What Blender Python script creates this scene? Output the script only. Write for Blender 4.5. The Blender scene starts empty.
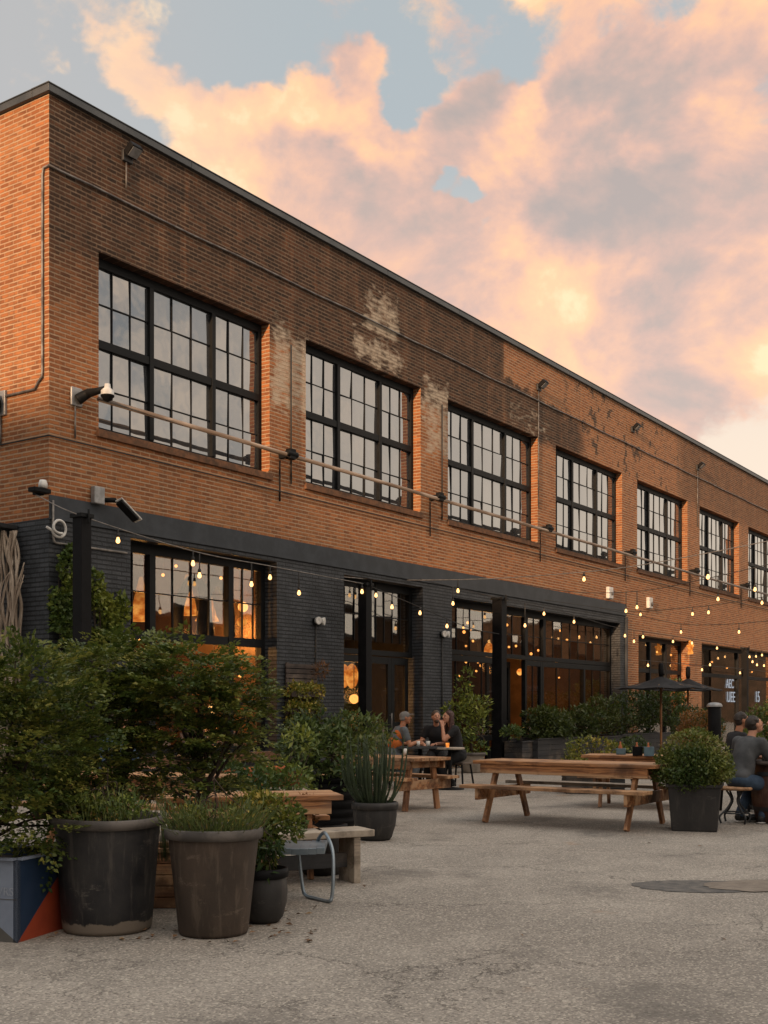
import bpy, bmesh, math, random
import numpy as np
from mathutils import Vector, Matrix, Quaternion

# ------------------------------------------------------------------ camera, light, exposure
SC = bpy.context.scene
COL = SC.collection
F, HY, H = 1167.0, 710.0, 1.42
ANG = math.atan2(798, F)
V = Vector((math.cos(ANG), math.sin(ANG), 0)); R = Vector((math.sin(ANG), -math.cos(ANG), 0)); UP = Vector((0, 0, 1))
CAM = -(18.2*V - 335/F*18.2*R); CAM.z = H

cd = bpy.data.cameras.new('camera'); cam = bpy.data.objects.new('camera', cd); COL.objects.link(cam)
cd.sensor_width = 36; cd.lens = F/1024*36; cd.shift_y = (HY-512)/1024; cd.clip_start = .1; cd.clip_end = 900
cam.location = CAM
cam.rotation_euler = (math.pi/2, 0, ANG-math.pi/2)
SC.camera = cam

SUN_TO = Vector((-.97, -.125, .165)).normalized()
sl = bpy.data.lights.new('sun', 'SUN'); sl.energy = 4.2; sl.angle = .02; sl.color = (1, .63, .36)
so = bpy.data.objects.new('sun', sl); COL.objects.link(so); so.rotation_euler = (-SUN_TO).to_track_quat('-Z', 'Y').to_euler()
SC.view_settings.view_transform = 'Standard'; SC.view_settings.look = 'None'
SC.view_settings.exposure = 0.5; SC.view_settings.gamma = 1
SC.render.engine = 'CYCLES'
SC.cycles.use_denoising = True
SC.cycles.max_bounces = 7; SC.cycles.diffuse_bounces = 3; SC.cycles.glossy_bounces = 4; SC.cycles.transparent_max_bounces = 10
SC.cycles.sample_clamp_indirect = 4
SC.cycles.caustics_reflective = False; SC.cycles.caustics_refractive = False

rnd = random.Random(7)

def ray(px, py): return V + (px-384)/F*R + (HY-py)/F*UP
def fac(px, py, Y=0.0):
    r = ray(px, py); return CAM + (Y-CAM.y)/r.y*r
def dep(px, py, d): return CAM + d*ray(px, py)
def gnd(px, py, z=0.0): return dep(px, py, (H-z)*F/(py-HY))
def flr(px, d):
    p = CAM + d*(V + (px-384)/F*R); return Vector((p.x, p.y, 0))

# ------------------------------------------------------------------ node helper
class NT:
    def __init__(s, nt): s.nt = nt; s.n = nt.nodes; s.l = nt.links
    def new(s, t, **kw):
        n = s.n.new(t)
        for k, v in kw.items(): setattr(n, k, v)
        return n
    def put(s, inp, v):
        if isinstance(v, bpy.types.NodeSocket): s.l.new(v, inp)
        elif v is not None: inp.default_value = v
    def m(s, op, a, b=None, c=None, clamp=False):
        n = s.new('ShaderNodeMath', operation=op, use_clamp=clamp)
        s.put(n.inputs[0], a); s.put(n.inputs[1], b)
        if c is not None: s.put(n.inputs[2], c)
        return n.outputs[0]
    def vm(s, op, a, b=None, scale=None):
        n = s.new('ShaderNodeVectorMath', operation=op)
        s.put(n.inputs[0], a); s.put(n.inputs[1], b)
        if scale is not None: s.put(n.inputs['Scale'], scale)
        return n.outputs['Value'] if op in ('DOT_PRODUCT', 'LENGTH', 'DISTANCE') else n.outputs[0]
    def ss(s, x, a, b, lo=0.0, hi=1.0):
        n = s.new('ShaderNodeMapRange', interpolation_type='SMOOTHSTEP')
        s.put(n.inputs[0], x); s.put(n.inputs[1], a); s.put(n.inputs[2], b); s.put(n.inputs[3], lo); s.put(n.inputs[4], hi)
        return n.outputs[0]
    def mix(s, f, a, b, blend='MIX'):
        n = s.new('ShaderNodeMix', data_type='RGBA', blend_type=blend)
        s.put(n.inputs['Factor'], f)
        for k, v in ((6, a), (7, b)):
            s.put(n.inputs[k], v if isinstance(v, bpy.types.NodeSocket) else (v[0], v[1], v[2], 1))
        return n.outputs[2]
    def noise(s, vec, scale, detail=4, rough=.55, dist=0.0, out=0):
        n = s.new('ShaderNodeTexNoise')
        s.put(n.inputs['Vector'], vec); s.put(n.inputs['Scale'], scale); s.put(n.inputs['Detail'], detail)
        s.put(n.inputs['Roughness'], rough); s.put(n.inputs['Distortion'], dist)
        return n.outputs[out]
    def xyz(s, v):
        n = s.new('ShaderNodeSeparateXYZ'); s.put(n.inputs[0], v); return n.outputs
    def cmb(s, x, y, z):
        n = s.new('ShaderNodeCombineXYZ')
        for i, v in enumerate((x, y, z)): s.put(n.inputs[i], v)
        return n.outputs[0]
    def band(s, x, a, b, soft):
        return s.m('MULTIPLY', s.ss(x, a-soft, a+soft), s.ss(x, b-soft, b+soft, 1.0, 0.0))

# ------------------------------------------------------------------ world: dusk sky with clouds
W = bpy.data.worlds.new('World'); SC.world = W; W.use_nodes = True
w = NT(W.node_tree); w.n.clear()
tc = w.new('ShaderNodeTexCoord')
D = w.vm('NORMALIZE', tc.outputs['Generated'])
dz = w.xyz(D)[2]
Dn = w.vm('MULTIPLY', D, (1, 1, 1.35))
wob = w.noise(Dn, 7.0, 5, .6, out=1)
wob = w.vm('SCALE', w.vm('SUBTRACT', wob, (.5, .5, .5)), scale=.16)
Dw = w.vm('ADD', D, wob)
def blobs(lst):
    tot = None
    for px, py, rad, wt in lst:
        d = ray(px, py).normalized()
        dist = w.vm('DISTANCE', Dw, tuple(d))
        v = w.ss(dist, rad/F*.35, rad/F*1.15, wt, 0.0)
        tot = v if tot is None else w.m('ADD', tot, v)
    return tot
dens = blobs([(45, 30, 40, .16), (110, 18, 40, .20), (150, 60, 36, .22), (190, 75, 45, .24), (240, 85, 40, .22), (85, 48, 26, .14), (165, 105, 24, .16), (235, 130, 60, .26), (330, 95, 75, .46), (280, 190, 110, .44),
              (380, 180, 110, .44), (420, 250, 120, .46), (330, 250, 90, .40), (430, 105, 50, .36), (490, 112, 50, .32), (360, 55, 30, .14), (300, 45, 22, .10), (545, 150, 90, .50), (600, 230, 160, .55), (690, 190, 170, .55), (700, 310, 170, .55), (570, 340, 140, .46), (480, 290, 90, .24), (640, 15, 90, .30),
              (720, 12, 80, .50), (570, 8, 60, .34), (470, 25, 50, .16), (610, 125, 80, .10), (740, 130, 90, .14), (520, 70, 44, -.12), (400, 45, 44, -.12), (640, 72, 90, -.50), (740, 75, 70, -.40), (545, 70, 50, -.25), (460, 165, 40, -.75), (486, 205, 34, -.65), (482, 245, 30, -.5),
              (500, 312, 40, -.16), (745, 430, 70, -.3), (85, 130, 60, -.14), (290, 40, 50, -.10), (420, 60, 30, -.1)])
warm = blobs([(325, 88, 60, .40), (345, 112, 40, .22), (545, 262, 60, -.06), (590, 300, 120, .05), (645, 330, 120, .06), (570, 345, 80, .02), (725, 10, 100, .40), (600, 5, 80, .32), (650, 175, 34, .20), (690, 185, 30, .12), (410, 118, 34, .22), (545, 105, 34, .24), (560, 95, 24, .1), (190, 70, 90, .30), (70, 35, 60, .30), (250, 120, 60, .22), (740, 200, 50, .14),
              (250, 190, 80, .10), (420, 190, 40, .08), (530, 170, 110, -.16), (590, 235, 60, -.10), (450, 130, 55, -.26), (480, 90, 60, -.16), (610, 215, 90, -.06), (700, 125, 150, -.20), (640, 110, 80, -.08), (330, 140, 50, -.10), (430, 230, 50, -.05), (500, 40, 60, -.12)])
n1 = w.noise(Dn, 6.0, 12, .60, .2)
la = w.noise(Dn, 7.0, 8, .54, .3); lb = w.noise(w.vm('ADD', Dn, (-.024, .022, -.034)), 7.0, 8, .54, .3)
n3 = w.noise(w.vm('ADD', Dn, (3.1, 1.7, .4)), 17.0, 9, .66, .5)
cov = w.m('ADD', w.m('ADD', w.m('MULTIPLY', w.m('SUBTRACT', n1, .5), 1.35), .33), dens)
cov = w.m('ADD', cov, w.m('MULTIPLY', w.m('SUBTRACT', n3, .5), .46))
mask = w.ss(cov, .41, .69)
lit = w.m('ADD', w.m('ADD', w.m('MULTIPLY', w.m('SUBTRACT', la, lb), 2.3), w.m('MULTIPLY', w.m('SUBTRACT', n3, .5), .44)), w.m('ADD', warm, .52), clamp=True)
cr = w.new('ShaderNodeValToRGB'); w.put(cr.inputs[0], lit)
e = cr.color_ramp.elements
e[0].position = 0.0; e[0].color = (.330, .265, .230, 1); e[1].position = 1; e[1].color = (.82, .56, .31, 1)
for p_, c_ in ((.20, (.395, .288, .238)), (.38, (.50, .320, .248)), (.54, (.615, .362, .248)), (.70, (.715, .410, .235)), (.86, (.775, .46, .24))):
    q_ = e.new(p_); q_.color = (*c_, 1)
base = w.mix(w.ss(dz, .20, .46), (.64, .50, .38), (.300, .325, .330))
# blue-grey air low on the left, cream glow low on the right
rgt = w.vm('DOT_PRODUCT', D, tuple(R))
base = w.mix(w.m('MULTIPLY', w.ss(rgt, .0, -.32), .85), base, (.355, .335, .320))
pale = w.m('MULTIPLY', w.ss(rgt, -.04, -.26), .5)
ccol = w.mix(pale, cr.outputs[0], (.64, .50, .36))
skyc = w.mix(mask, base, ccol)
# the part of the sky behind the camera (mirrored in the windows) and overhead: broken cloud, brightened to lift the light on ground and facade
back = w.ss(w.vm('DOT_PRODUCT', D, (0, -1, 0)), .0, .5)
bk = w.mix(w.ss(w.m('ADD', w.m('MULTIPLY', n1, .8), w.m('MULTIPLY', n3, .2)), .40, .60), (.34, .37, .39), (1.12, .88, .67))
bk = w.mix(w.ss(w.vm('DOT_PRODUCT', D, (1, 0, 0)), .55, .95), bk, (1.05, .86, .68))
skyc = w.mix(w.m('MULTIPLY', back, .9), skyc, bk)
skyc = w.mix(w.ss(dz, .58, .80), skyc, w.vm('SCALE', skyc, scale=2.1))
skyc = w.mix(w.ss(dz, .0, -.06), skyc, (.10, .095, .09))
nish = w.new('ShaderNodeTexSky', sky_type='NISHITA', sun_disc=False)
nish.sun_elevation = math.asin(SUN_TO.z); nish.sun_rotation = math.atan2(SUN_TO.x, SUN_TO.y)
bg1 = w.new('ShaderNodeBackground'); w.put(bg1.inputs[0], nish.outputs[0]); bg1.inputs[1].default_value = .02
bg2 = w.new('ShaderNodeBackground'); w.put(bg2.inputs[0], skyc); bg2.inputs[1].default_value = 1.0
ad = w.new('ShaderNodeAddShader'); w.l.new(bg1.outputs[0], ad.inputs[0]); w.l.new(bg2.outputs[0], ad.inputs[1])
wo = w.new('ShaderNodeOutputWorld'); w.l.new(ad.outputs[0], wo.inputs[0])

# ------------------------------------------------------------------ materials
def new_mat(name):
    m = bpy.data.materials.new(name); m.use_nodes = True
    n = NT(m.node_tree); b = n.n['Principled BSDF']
    return m, n, b

def pm(name, c1, c2=None, scale=6, rough=.6, metal=0.0, bump=0.0, stretch=(1, 1, 1), bscale=None, spec=.4, r2=None):
    """painted / plain surface: two tones broken up by noise, optional bump"""
    m, n, b = new_mat(name)
    c2 = c2 or tuple(x*.8 for x in c1)
    co = n.new('ShaderNodeTexCoord').outputs['Object']
    co = n.vm('MULTIPLY', co, stretch)
    v = n.noise(co, scale, 6, .62)
    f = n.ss(v, .36, .64)
    n.put(b.inputs['Base Color'], n.mix(f, c1, c2))
    n.put(b.inputs['Roughness'], n.ss(v, .3, .7, rough, r2 if r2 is not None else min(1, rough+.12)))
    b.inputs['Metallic'].default_value = metal
    b.inputs['Specular IOR Level'].default_value = spec
    if bump:
        bn = n.new('ShaderNodeBump'); bn.inputs['Strength'].default_value = bump; bn.inputs['Distance'].default_value = .01
        n.put(bn.inputs['Height'], n.noise(co, bscale or scale*4, 5, .6)); n.put(b.inputs['Normal'], bn.outputs[0])
    return m

def wood(name, c1, c2, c3, axis=0, rough=.62):
    m, n, b = new_mat(name)
    co = n.new('ShaderNodeTexCoord').outputs['Object']
    st = [9, 9, 9]; st[axis] = .55
    g = n.noise(n.vm('MULTIPLY', co, tuple(st)), 3.0, 8, .68, 1.2)
    st2 = [14, 14, 14]; st2[axis] = .2
    pl = n.noise(n.vm('MULTIPLY', co, tuple(st2)), .55, 1, .5)
    stain = n.noise(co, 2.1, 6, .65)
    c = n.mix(n.ss(g, .38, .60), c1, c2)
    c = n.mix(n.m('MULTIPLY', n.ss(pl, .42, .58), .85), c, c3); c = n.mix(n.m('MULTIPLY', n.ss(n.noise(n.vm('ADD', co, (4, 4, 4)), 1.3, 7, .7), .48, .66), .35), c, (.22, .165, .12))
    c = n.mix(n.m('MULTIPLY', n.ss(stain, .46, .62), .8), c, tuple(x*.40 for x in c2))
    n.put(b.inputs['Base Color'], c)
    n.put(b.inputs['Roughness'], n.ss(g, .3, .7, rough, rough+.2))
    bn = n.new('ShaderNodeBump'); bn.inputs['Strength'].default_value = .35; bn.inputs['Distance'].default_value = .004
    n.put(bn.inputs['Height'], g); n.put(b.inputs['Normal'], bn.outputs[0])
    return m

def emit(name, col, st):
    m = bpy.data.materials.new(name); m.use_nodes = True; n = NT(m.node_tree); n.n.clear()
    e_ = n.new('ShaderNodeEmission'); e_.inputs[0].default_value = (*col, 1); e_.inputs[1].default_value = st
    o = n.new('ShaderNodeOutputMaterial'); n.l.new(e_.outputs[0], o.inputs[0]); return m

def shade(name, c1, c2, st):
    m = bpy.data.materials.new(name); m.use_nodes = True; n = NT(m.node_tree); n.n.clear()
    co = n.new('ShaderNodeTexCoord').outputs['Object']; v = n.noise(n.vm('MULTIPLY', co, (1, 1, 1.6)), 4.5, 5, .6)
    z = n.xyz(co)[2]
    e_ = n.new('ShaderNodeEmission'); n.put(e_.inputs[0], n.mix(n.ss(v, .35, .65), c1, c2)); n.put(e_.inputs[1], n.m('MULTIPLY', n.ss(v, .25, .72, st*.35, st), n.ss(z, .75, .0, .30, 1.0)))
    o = n.new('ShaderNodeOutputMaterial'); n.l.new(e_.outputs[0], o.inputs[0]); return m

def leafmat(name, c1, c2, c3=None, rough=.5, trans=.25):
    m, n, b = new_mat(name)
    a = n.new('ShaderNodeAttribute', attribute_name='tint')
    f = a.outputs['Fac']
    c = n.mix(n.ss(f, .1, .9), c1, c2)
    if c3: c = n.mix(n.ss(f, .90, .96), c, c3)
    n.put(b.inputs['Base Color'], c); b.inputs['Roughness'].default_value = rough; b.inputs['Specular IOR Level'].default_value = .35
    tr = n.new('ShaderNodeBsdfTranslucent'); n.put(tr.inputs[0], n.mix(.5, c, (.10, .13, .02)))
    mx = n.new('ShaderNodeMixShader'); mx.inputs[0].default_value = trans
    n.l.new(b.outputs[0], mx.inputs[1]); n.l.new(tr.outputs[0], mx.inputs[2])
    n.l.new(mx.outputs[0], n.n['Material Output'].inputs[0]); return m

# bays measured along the facade
UPW = [(1.01, 5.33), (6.46, 10.76), (11.98, 16.72), (17.84, 22.56), (23.8, 28.46), (29.74, 34.34), (35.56, 40.2), (41.4, 46.0), (47.2, 51.8)]
UZ0, UZ1 = 6.0, 8.9
TOP = 11.04
PAINT_X, PAINT_Z = 22.86, 4.78

def brick_mat(name, painted):
    m, n, b = new_mat(name)
    geo = n.new('ShaderNodeNewGeometry')
    P = geo.outputs['Position']; X, Y, Z = n.xyz(P)
    nx = n.m('ABSOLUTE', n.xyz(geo.outputs['True Normal'])[0])
    side = n.m('GREATER_THAN', nx, .5)
    u = n.m('ADD', X, n.m('MULTIPLY', side, n.m('SUBTRACT', Y, X)))
    jit = n.m('MULTIPLY', n.m('SUBTRACT', n.noise(P, 9, 2), .5), .010)
    uv = n.cmb(u, n.m('ADD', Z, jit), 0.0)
    br = n.new('ShaderNodeTexBrick', offset=.5)
    n.put(br.inputs['Vector'], uv)
    for k, v in (('Scale', 1.0), ('Mortar Size', .0150), ('Mortar Smooth', .35), ('Bias', 0.0), ('Brick Width', .215), ('Row Height', .0745)): br.inputs[k].default_value = v
    br.inputs['Color1'].default_value = (0, 0, 0, 1); br.inputs['Color2'].default_value = (1, 1, 1, 1); br.inputs['Mortar'].default_value = (.5, .5, .5, 1)
    mort = br.outputs['Fac']; tone = br.outputs['Color']
    vv = n.m('FRACT', n.m('DIVIDE', n.xyz(uv)[1], .0745)); row = n.m('GREATER_THAN', n.m('ABSOLUTE', n.m('SUBTRACT', vv, .5)), .5-.0150/.0745)
    mort = n.m('MULTIPLY', mort, n.ss(row, 0.0, 1.0, .42, 1.0))
    streak = n.noise(n.vm('MULTIPLY', P, (2.6, 2.6, .22)), 1.0, 6, .65)
    big = n.noise(P, .55, 6, .62); mid = n.noise(P, 2.3, 6, .65); fine = n.noise(P, 22, 4, .6)
    if painted:
        c = n.mix(n.ss(mid, .35, .68), (.030, .034, .039), (.056, .062, .070))
        c = n.mix(n.m('MULTIPLY', n.m('SUBTRACT', tone, .5), .5, None, True), c, (.085, .092, .102)); c = n.mix(n.m('MULTIPLY', mort, .75), c, (.012, .013, .015))
        c = n.mix(n.m('MULTIPLY', n.ss(n.noise(P, 4.5, 8, .72), .66, .74), n.ss(Z, 1.8, 4.6, .15, .7)), c, (.12, .075, .05))
        rough = .58
    else:
        c = n.mix(tone, (.20, .070, .027), (.375, .140, .050))
        c = n.mix(n.m('MULTIPLY', n.ss(fine, .5, .75), .5), c, (.17, .070, .030))
        c = n.mix(n.m('MULTIPLY', n.ss(big, .48, .7), .35), c, (.34, .17, .075))
        odd = n.noise(n.vm('MULTIPLY', uv, (4.65, 13.4, 1)), 1.0, 0)
        c = n.mix(n.m('MULTIPLY', n.ss(odd, .60, .70), .40), c, (.10, .046, .026))
        c = n.mix(n.m('MULTIPLY', n.ss(streak, .50, .70), .5), c, (.11, .055, .031))
        c = n.mix(n.m('MULTIPLY', mort, n.ss(mid, .3, .7, .60, .95)), c, (.40, .285, .185))
        front = n.m('SUBTRACT', 1.0, side)
        # years of soot left on the upper band of the front, washed off in places further along
        edge = n.m('MULTIPLY', n.m('SUBTRACT', mid, .5), 2.6); edge2 = n.m('MULTIPLY', n.m('SUBTRACT', big, .5), 3.0)
        zz = n.m('ADD', Z, n.m('MULTIPLY', edge, .35))
        xx = n.m('ADD', X, n.m('MULTIPLY', edge2, .45))
        s1 = n.m('MULTIPLY', n.ss(zz, 8.35, 8.8), n.ss(X, 14.72, 14.86, 1.0, 0.0))
        s2 = n.m('MULTIPLY', n.m('MULTIPLY', n.ss(zz, 8.6, 8.95), n.ss(n.m('ADD', zz, n.m('MULTIPLY', xx, .055)), 10.85, 11.02, 1.0, 0.0)), n.band(xx, 14.7, 19.6, .5))
        s3 = n.m('MULTIPLY', n.ss(n.m('ADD', mid, n.m('MULTIPLY', big, .5)), .80, .86), n.m('MULTIPLY', n.band(xx, 18.5, 27.6, .8), n.ss(Z, 8.7, 9.1)))
        s4 = n.m('MULTIPLY', n.ss(xx, 27.2, 28.2), n.m('MULTIPLY', n.ss(zz, 8.5, 9.2), .55))
        soot = n.m('MAXIMUM', n.m('MAXIMUM', s1, s2), n.m('MAXIMUM', s3, s4))
        # lighter soot on the corner pier and around the heads of the piers
        s5 = n.m('MULTIPLY', n.band(xx, -.4, 1.2, .3), n.m('MULTIPLY', n.ss(zz, 6.6, 8.6), .75))
        soot = n.m('MAXIMUM', soot, s5)
        soot = n.m('MULTIPLY', soot, n.m('MULTIPLY', front, n.m('MULTIPLY', n.ss(fine, .2, .7, .86, 1.0), n.ss(streak, .28, .50, .72, 1.0))))
        sootc = n.mix(n.ss(n.m('ADD', n.m('MULTIPLY', tone, .5), n.m('MULTIPLY', mid, .6)), .35, .95), (.016, .012, .009), (.075, .035, .019))
        sootc = n.mix(n.m('MULTIPLY', mort, n.ss(mid, .3, .7, .45, .95)), sootc, (.150, .108, .076))
        c = n.mix(n.m('MULTIPLY', soot, .97), c, sootc)
        # old cream paint, flaking
        pz = n.m('ADD', n.m('MULTIPLY', n.noise(n.vm('MULTIPLY', P, (1, 1, 1.5)), 2.2, 10, .74), .72), n.m('MULTIPLY', odd, .28))
        def patch(x0, x1, z0, z1, sx=.35, sz=.35):
            return n.m('MULTIPLY', n.band(xx, x0, x1, sx), n.band(zz, z0, z1, sz))
        p1 = n.m('MAXIMUM', patch(8.45, 10.0, 9.55, 10.6), patch(8.0, 10.1, 8.95, 9.6, .3, .3))
        p2 = n.m('MAXIMUM', patch(5.33, 6.5, 7.2, 9.0, .15, .5), n.m('MULTIPLY', patch(10.8, 12.0, 7.3, 9.3, .2, .5), .9))
        p3 = n.m('MULTIPLY', patch(15.2, 17.6, 8.9, 9.7, .4, .3), .55)
        pp = n.m('MAXIMUM', n.m('MAXIMUM', p1, p2), p3)
        fl = n.ss(n.m('ADD', pz, n.m('MULTIPLY', pp, .26)), .62, .80)
        fl = n.m('MULTIPLY', n.m('MULTIPLY', fl, front), n.ss(pp, .05, .4))
        fl = n.m('MULTIPLY', fl, n.m('SUBTRACT', 1.0, n.m('MULTIPLY', mort, .45)))
        c = n.mix(n.m('MULTIPLY', fl, .78), c, (.50, .42, .32))
        rough = .85
    n.put(b.inputs['Base Color'], c); b.inputs['Roughness'].default_value = rough; b.inputs['Specular IOR Level'].default_value = .25
    hgt = n.m('ADD', n.m('MULTIPLY', n.m('SUBTRACT', 1.0, mort), 1.0), n.m('MULTIPLY', fine, .5))
    hgt = n.m('ADD', hgt, n.m('MULTIPLY', tone, .35))
    bn = n.new('ShaderNodeBump'); bn.inputs['Strength'].default_value = 1.0; bn.inputs['Distance'].default_value = .022
    n.put(bn.inputs['Height'], hgt); n.put(b.inputs['Normal'], bn.outputs[0])
    return m

def glass_mat(name, refl, tint, wob=.02, diffuse=None):
    m = bpy.data.materials.new(name); m.use_nodes = True; n = NT(m.node_tree); n.n.clear()
    co = n.new('ShaderNodeTexCoord').outputs['Object']
    bn = n.new('ShaderNodeBump'); bn.inputs['Strength'].default_value = wob; bn.inputs['Distance'].default_value = .1
    n.put(bn.inputs['Height'], n.noise(co, 1.7, 2, .5))
    gl = n.new('ShaderNodeBsdfGlossy'); gl.inputs['Roughness'].default_value = .015; gl.inputs['Color'].default_value = (.95, .95, .95, 1)
    n.l.new(bn.outputs[0], gl.inputs['Normal'])
    if diffuse:
        tr = n.new('ShaderNodeBsdfDiffuse'); n.put(tr.inputs[0], n.mix(n.noise(co, .8, 4), diffuse, tuple(x*.6 for x in diffuse)))
    else:
        tr = n.new('ShaderNodeBsdfTransparent'); tr.inputs[0].default_value = (*tint, 1)
    ge = n.new('ShaderNodeNewGeometry'); cs = n.m('ABSOLUTE', n.vm('DOT_PRODUCT', ge.outputs['Incoming'], ge.outputs['Normal'])); fr = n.m('ADD', n.m('MULTIPLY', n.m('POWER', n.m('SUBTRACT', 1.0, cs), 5.0), .96), .04)
    fac_ = n.m('ADD', n.m('MULTIPLY', fr, 1.1), refl, clamp=True)
    mx = n.new('ShaderNodeMixShader'); n.put(mx.inputs[0], fac_); n.l.new(tr.outputs[0], mx.inputs[1]); n.l.new(gl.outputs[0], mx.inputs[2])
    o = n.new('ShaderNodeOutputMaterial'); n.l.new(mx.outputs[0], o.inputs[0]); return m

M = {}
M['brick'] = brick_mat('weathered_brick', False)
M['pbrick'] = brick_mat('painted_brick', True)
M['steel'] = pm('window_steel', (.006, .0065, .007), (.010, .011, .012), 5, .5, spec=.15)
M['steel2'] = pm('faded_steel', (.022, .024, .027), (.034, .036, .039), 4, .5)
M['lintel'] = pm('painted_lintel', (.030, .035, .041), (.047, .053, .061), 2.5, .6, bump=.2, spec=.25)
M['coping'] = pm('coping_metal', (.045, .050, .055), (.075, .080, .085), 1.2, .42, .3)
M['conc'] = pm('sill_brick', (.16, .075, .038), (.09, .05, .03), 9, .85, bump=.4)
M['glass_up'] = glass_mat('upper_glass', .22, (.5, .5, .5), .05, (.06, .065, .07))
M['glass_low'] = glass_mat('shop_glass', .07, (.86, .84, .80), .012)
M['room'] = pm('room_plaster', (.10, .055, .03), (.06, .035, .02), 1.5, .8)
M['roomdark'] = pm('room_dark', (.025, .022, .02), (.015, .013, .012), 1.5, .8)
M['pipe'] = pm('pipe_metal', (.26, .22, .19), (.13, .10, .08), 3, .45, .4, stretch=(.4, 3, 3))
M['conduit'] = pm('conduit_metal', (.20, .19, .18), (.10, .09, .085), 5, .5, .5)
M['cable'] = pm('cable_rubber', (.018, .018, .018), (.03, .028, .026), 8, .6)
M['palecable'] = pm('cable_pale', (.24, .22, .20), (.14, .13, .12), 8, .6)
M['black'] = pm('black_paint', (.0045, .0045, .005), (.008, .008, .009), 6, .55, spec=.12)
M['greymetal'] = pm('grey_metal', (.30, .30, .30), (.20, .20, .20), 6, .4, .4)
M['white'] = pm('white_plastic', (.62, .61, .58), (.45, .44, .42), 8, .45)
M['cedar'] = wood('cedar_planks', (.40, .175, .062), (.15, .060, .024), (.46, .27, .14))
M['cedar_z'] = wood('cedar_legs', (.36, .155, .056), (.17, .068, .027), (.42, .21, .095), axis=2)
M['greywood'] = wood('grey_planks', (.34, .28, .215), (.21, .17, .13), (.40, .34, .27))
M['darkwood'] = wood('charred_planks', (.020, .020, .022), (.034, .034, .036), (.013, .013, .015))
M['slat'] = wood('slat_brown', (.055, .038, .03), (.03, .02, .017), (.07, .05, .04))
M['clay'] = pm('terracotta', (.42, .14, .055), (.28, .09, .04), 5, .8, bump=.2)
M['soil'] = pm('soil', (.035, .024, .017), (.02, .014, .01), 20, .95, bump=.6)
M['bulb'] = emit('bulb_glow', (1, .52, .18), 2.5)
M['bulbin'] = emit('lamp_glow', (1, .40, .10), 2.0)
M['orange'] = shade('lantern_glow', (1, .24, .03), (1, .42, .09), 1.05)
M['amber'] = emit('amber_glow', (1, .30, .04), .9)
M['letter_glow'] = emit('white_lettering_self_glow', (.80, .86, .95), .32)  # white lettering paint given its own glow; no lamp in it

# ------------------------------------------------------------------ mesh builders
def link(o, parent=None):
    COL.objects.link(o)
    if parent is not None: o.parent = parent
    return o
def tag(o, label=None, cat=None, group=None, kind=None):
    if label: o['label'] = label
    if cat: o['category'] = cat
    if group: o['group'] = group
    if kind: o['kind'] = kind
    return o
def thing(name, loc, label, cat, rz=0.0, group=None):
    o = bpy.data.objects.new(name, None); o.empty_display_size = .1; link(o)
    o.location = loc; o.rotation_euler = (0, 0, rz); return tag(o, label, cat, group)

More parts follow.
